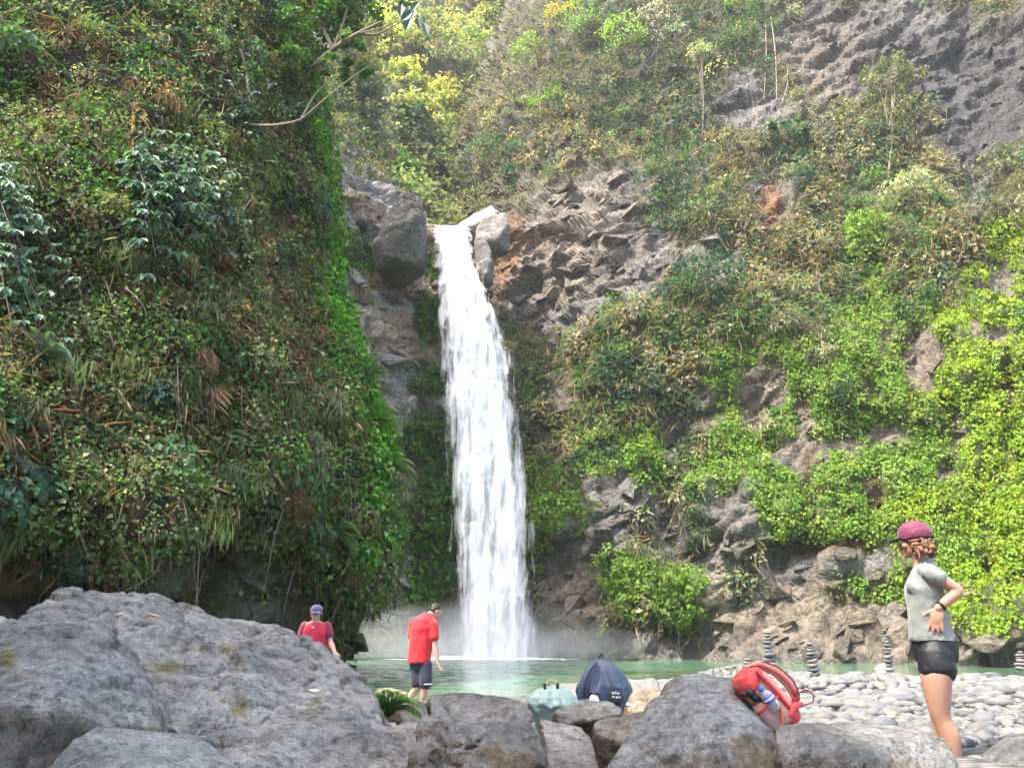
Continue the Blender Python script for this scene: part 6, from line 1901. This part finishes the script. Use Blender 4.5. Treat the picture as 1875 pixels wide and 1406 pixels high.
def on_surface(px, py):
    d = (Vector(unproj(px, py, 1.0).tolist()) - Vector((0, 0, CAM_Z))).normalized()
    ok, loc, nrm, *_ = scene.ray_cast(bpy.context.evaluated_depsgraph_get(), Vector((0, 0, CAM_Z)), d)
    return loc, nrm
bpy.context.view_layer.update()
wl, wn_ = on_surface(1152, 1292)
sole_t = thing("foam_sole", "white oval foam piece lying on the rocks right of the navy backpack", "foam piece", wl)
pl_, pn_ = on_surface(1088, 1284)
wp = thing("paper_scrap", "white crumpled paper under the front of the navy backpack", "paper", pl_)
bpy.context.view_layer.update()
piece("sole", [blob(wl + wn_ * 0.018, (0.085, 0.055, 0.020), Matrix.Rotation(0.25, 3, 'Y'))], M['white_flat'], sole_t, 0.008, 1)
piece("crumple", [blob(pl_ + Vector((0, 0, 0.018)), (0.034, 0.03, 0.024))], M['white_flat'], wp, 0.006, 0, 0.02, 5, (30, 30, 30))

# sage green dry bag
GD = 7.7
sage = thing("dry_bag", "sage green roll-top dry bag with black clips and a beige handle", "bag", U(1012, 1345, GD))
bpy.context.view_layer.update()
sack("bag_body", sage, GD, [(1256, 1000, 1022), (1259, 990, 1031), (1265, 980, 1042), (1275, 971, 1052), (1287, 967, 1057), (1300, 970, 1054), (1312, 978, 1048), (1345, 988, 1038)], 0.8, 3.4, M['sage_bag'], 0.26, 8)
Gp = lambda x, y, dd=0.0: U(x, y, GD + dd)
piece("handle", [limb([Gp(998, 1259, -0.05), Gp(1000, 1249, -0.03), Gp(1010, 1243, 0), Gp(1019, 1248, -0.03), Gp(1021, 1259, -0.05)], [0.008] * 5, 5, 10)], M['beige_web'], sage, 0.005, 1)
for x in (997.5, 1021):
    piece("clip", [limb([Gp(x, 1252, -0.06), Gp(x, 1261, -0.07)], [0.016, 0.014], 4, 10)], M['black_plastic'], sage, 0.006, 0)

# coral red backpack leaning on the domed boulder
PD = 4.92
pack = thing("backpack", "coral red hiking backpack leaning against the domed grey boulder", "backpack", U(1435, 1335, PD))
bpy.context.view_layer.update()
def Pp(s, tpx, dd=0.0):
    return U(1362 + 77 * s + 0.80 * tpx, 1226 + 100 * s - 0.60 * tpx, PD + dd)
pm = PD / FPX / 1.075
ax_t = np.array(list(Pp(0.5, 10) - Pp(0.5, -10))); ax_t /= np.linalg.norm(ax_t)
ax_w = np.array([0, 1.0, 0])
def pring(rows, off=0.0, wd=1.0, dd=0.0):
    """rows: (s, centre t, half thickness px, half width m)"""
    return ring_tube([list(Pp(r[0], r[1] + off, dd)) for r in rows], [r[2] * pm for r in rows], [r[3] * wd for r in rows], ax_t, ax_w, n=28, power=2.7)
piece("pack_body", [pring([(0.02, -4, 16, 0.07), (0.08, -4, 24, 0.10), (0.2, -3, 30, 0.125), (0.4, -1, 31, 0.13), (0.6, 0, 32, 0.13), (0.8, 0, 33, 0.13), (0.93, -1, 31, 0.125), (1.0, -2, 24, 0.105)])], M['coral_pale'], pack, 0.007, 3, 0.006, 4, (18, 18, 18), 1.0)
piece("pack_lid", [pring([(0.0, -3, 10, 0.06), (0.05, -3, 24, 0.11), (0.14, -5, 29, 0.132), (0.24, -13, 21, 0.134), (0.30, -18, 14, 0.125)])], M['coral'], pack, 0.007, 3, 0.006, 6, (20, 20, 20), 1.0)
piece("side_panel", [limb([Pp(0.12, 17, -0.13), Pp(0.35, 21, -0.145), Pp(0.6, 24, -0.145), Pp(0.82, 24, -0.14)], [0.012, 0.014, 0.013, 0.012], 6, 12)], M['coral'], pack, 0.006, 1)
piece("bottom_panel", [pring([(0.80, 6, 27, 0.134), (0.9, 4, 30, 0.136), (0.98, 2, 28, 0.125), (1.03, 0, 20, 0.09)])], M['coral'], pack, 0.007, 2, 0.005, 9, (20, 20, 20))
piece("mesh_pocket", [pring([(0.50, -6, 24, 0.03), (0.6, -6, 26, 0.05), (0.78, -6, 27, 0.055), (0.95, -6, 26, 0.05), (1.01, -6, 18, 0.03)], dd=-0.105)], M['mesh_pocket'], pack, 0.006, 2, 0.004, 3, (25, 25, 25))
piece("pocket_hem", [limb([Pp(0.62, -34, -0.11), Pp(0.63, -20, -0.158), Pp(0.60, -5, -0.166), Pp(0.60, 12, -0.162), Pp(0.62, 26, -0.13)], [0.009] * 5, 5, 10)], M['coral'], pack, 0.005, 1)
piece("piping", [limb([Pp(0.62, 14, -0.165), Pp(0.76, 12, -0.168), Pp(0.90, 2, -0.165), Pp(1.0, -14, -0.145)], [0.008] * 4, 6, 10)], M['orange_trim'], pack, 0.005, 1)
st = [limb([Pp(0.00, 8, 0.0), Pp(0.08, 33, -0.03), Pp(0.30, 48, -0.06), Pp(0.55, 54, -0.07), Pp(0.78, 47, -0.06), Pp(0.88, 34, -0.05)], [0.014, 0.021, 0.024, 0.024, 0.020, 0.012], 7, 14)]
so = piece("shoulder_strap", st, M['coral_pale'], pack, 0.006, 2)
for dd_ in (0.026, -0.022):
    piece("strap_edge", [limb([Pp(0.00, 10 + 60 * dd_, -0.008), Pp(0.08, 33 + 260 * dd_, -0.052), Pp(0.30, 48 + 260 * dd_, -0.080), Pp(0.55, 54 + 260 * dd_, -0.090), Pp(0.78, 47 + 240 * dd_, -0.078), Pp(0.88, 34 + 100 * dd_, -0.06)], [0.0045] * 6, 7, 8)], M['dark_red'], pack, 0.0035, 0)
piece("shoulder_strap", [limb([Pp(0.00, 8, 0.08), Pp(0.08, 30, 0.11), Pp(0.30, 42, 0.13), Pp(0.55, 47, 0.14), Pp(0.78, 42, 0.13), Pp(0.88, 32, 0.12)], [0.014, 0.020, 0.022, 0.022, 0.018, 0.012], 7, 14)], M['coral_pale'], pack, 0.006, 2)
piece("buckle", [blob(Pp(0.80, 42, -0.09), (0.022, 0.012, 0.020)), blob(Pp(0.72, 48, -0.09), (0.018, 0.012, 0.022)), limb([Pp(0.86, 30, -0.1), Pp(0.78, 40, -0.1)], [0.012, 0.010], 4, 8)], M['dark_red'], pack, 0.005, 0)
piece("strap_tail", [limb([Pp(0.75, 50, -0.08), Pp(0.76, 68, -0.09), Pp(0.90, 74, -0.09), Pp(0.98, 64, -0.08), Pp(0.93, 46, -0.08)], [0.0045] * 5, 6, 8)], M['dark_red'], pack, 0.0035, 0)
piece("hip_belt", [limb([Pp(0.93, 16, -0.14), Pp(0.86, 34, -0.13), Pp(0.90, 46, -0.10)], [0.020, 0.024, 0.014], 5, 12)], M['coral'], pack, 0.006, 1)
blk = thing("pouch", "small black pouch tucked in the open flap of the red backpack", "pouch", Pp(0.36, -14, -0.13))
bpy.context.view_layer.update()
piece("pouch_body", [blob(Pp(0.33, -16, -0.125), (0.030, 0.028, 0.026)), blob(Pp(0.42, -15, -0.125), (0.030, 0.026, 0.022)), limb([Pp(0.28, -28, -0.12), Pp(0.46, -10, -0.13), Pp(0.54, -8, -0.13)], [0.012, 0.014, 0.008], 4, 10)], M['black_plastic'], blk, 0.006, 1, 0.004, 4, (40, 40, 40))
bot = thing("water_bottle", "clear water bottle with blue cap in the side pocket of the red backpack", "bottle", Pp(0.62, 2, -0.15))
bpy.context.view_layer.update()
def bring(rows, t0=4, dd=-0.155):
    return ring_tube([list(Pp(r[0], t0, dd)) for r in rows], [r[1] for r in rows], [r[1] for r in rows], ax_t, ax_w, n=20)
def bpart(nm, rows, mat):
    v, f = bring(rows)
    me = bpy.data.meshes.new(nm); me.from_pydata([tuple(np.array(x) - np.array(bot.location)) for x in v], [], f)
    me.polygons.foreach_set("use_smooth", np.ones(len(me.polygons), bool))
    link(nm, me, mat, bot)
bpart("bottle_body", [(0.40, 0.012), (0.42, 0.016), (0.45, 0.028), (0.48, 0.034), (0.62, 0.035), (0.74, 0.034)], M['clear'])
bpart("bottle_cap", [(0.335, 0.0135), (0.345, 0.0155), (0.395, 0.0155), (0.40, 0.0135)], M['blue_cap'])
bpart("bottle_label", [(0.50, 0.0350), (0.505, 0.0362), (0.60, 0.0362), (0.605, 0.0350)], M['label_print'])
bpart("label_stripe", [(0.530, 0.0362), (0.533, 0.0368), (0.555, 0.0368), (0.558, 0.0362)], M['white_print'])

# fallen leaves on the huge boulder
deps = bpy.context.evaluated_depsgraph_get()
def drop_leaf(px, py, label, col, L_=0.05):
    d = Vector(unproj(px, py, 1.0).tolist()) - Vector((0, 0, CAM_Z))
    ok, loc, nrm, *_ = scene.ray_cast(bpy.context.evaluated_depsgraph_get(), Vector((0, 0, CAM_Z)), d.normalized())
    if not ok:
        return
    t1 = Vector((1, 0.2, 0)).cross(nrm).cross(nrm).normalized(); t2 = nrm.cross(t1)
    ring = [(-1, 0, 0.15), (-0.5, 0.32, 0.05), (0.1, 0.40, 0.12), (0.6, 0.25, 0.05), (1, 0.0, 0.25), (0.55, -0.28, 0.1), (0, -0.38, 0.02), (-0.55, -0.3, 0.1)]
    v = [np.array(nrm * 0.012)] + [np.array(t1 * a * L_ + t2 * b * L_ + nrm * (c * L_ + 0.006)) for a, b, c in ring]
    f = [[0, k, k % 8 + 1] for k in range(1, 9)]
    o = link("fallen_leaf", make_mesh("fallen_leaf", np.array(v), np.array(f)), plain('dry_leaf', col, 0.6), loc=loc, label=label, category="leaf", group="fallen leaves on the boulder")
    md = o.modifiers.new("thick", 'SOLIDIFY'); md.thickness = 0.003
drop_leaf(282, 1128, "orange fallen leaf near the top of the huge boulder", (0.55, 0.33, 0.18), 0.055)
drop_leaf(220, 1126, "small tan fallen leaf left of the orange one on the boulder", (0.45, 0.38, 0.26), 0.045)
drop_leaf(575, 1266, "cream fallen leaf low on the huge boulder's right slope", (0.62, 0.54, 0.36), 0.05)
fern("small bright green fern between the huge boulder and the pitted rock", 'N', 712, 1310, 8, 0.42, 'rim', 1.2, group=None, D=7.3, upk=0.8, side=0.25)["category"] = "fern"
# ------------------------------------------------------------------ hazy air of the gorge
hz = bpy.data.materials.new('haze'); hz.use_nodes = True
nt_ = hz.node_tree; nt_.nodes.remove(nt_.nodes["Principled BSDF"])
pv = nt_.nodes.new("ShaderNodeVolumePrincipled")
pv.inputs["Color"].default_value = (0.93, 0.97, 1.0, 1); pv.inputs["Density"].default_value = 0.00032; pv.inputs["Anisotropy"].default_value = 0.3
nt_.links.new(pv.outputs[0], nt_.nodes["Material Output"].inputs["Volume"])
x0, x1, y0, y1, z0, z1 = -190, 190, -60, 230, -4, 185
v_ = np.array([(x, y, z) for z in (z0, z1) for y in (y0, y1) for x in (x0, x1)], float)
f_ = np.array([[0, 2, 3, 1], [4, 5, 7, 6], [0, 1, 5, 4], [2, 6, 7, 3], [0, 4, 6, 2], [1, 3, 7, 5]])
link("haze", make_mesh("haze", v_, f_, smooth=False), hz, kind="stuff")
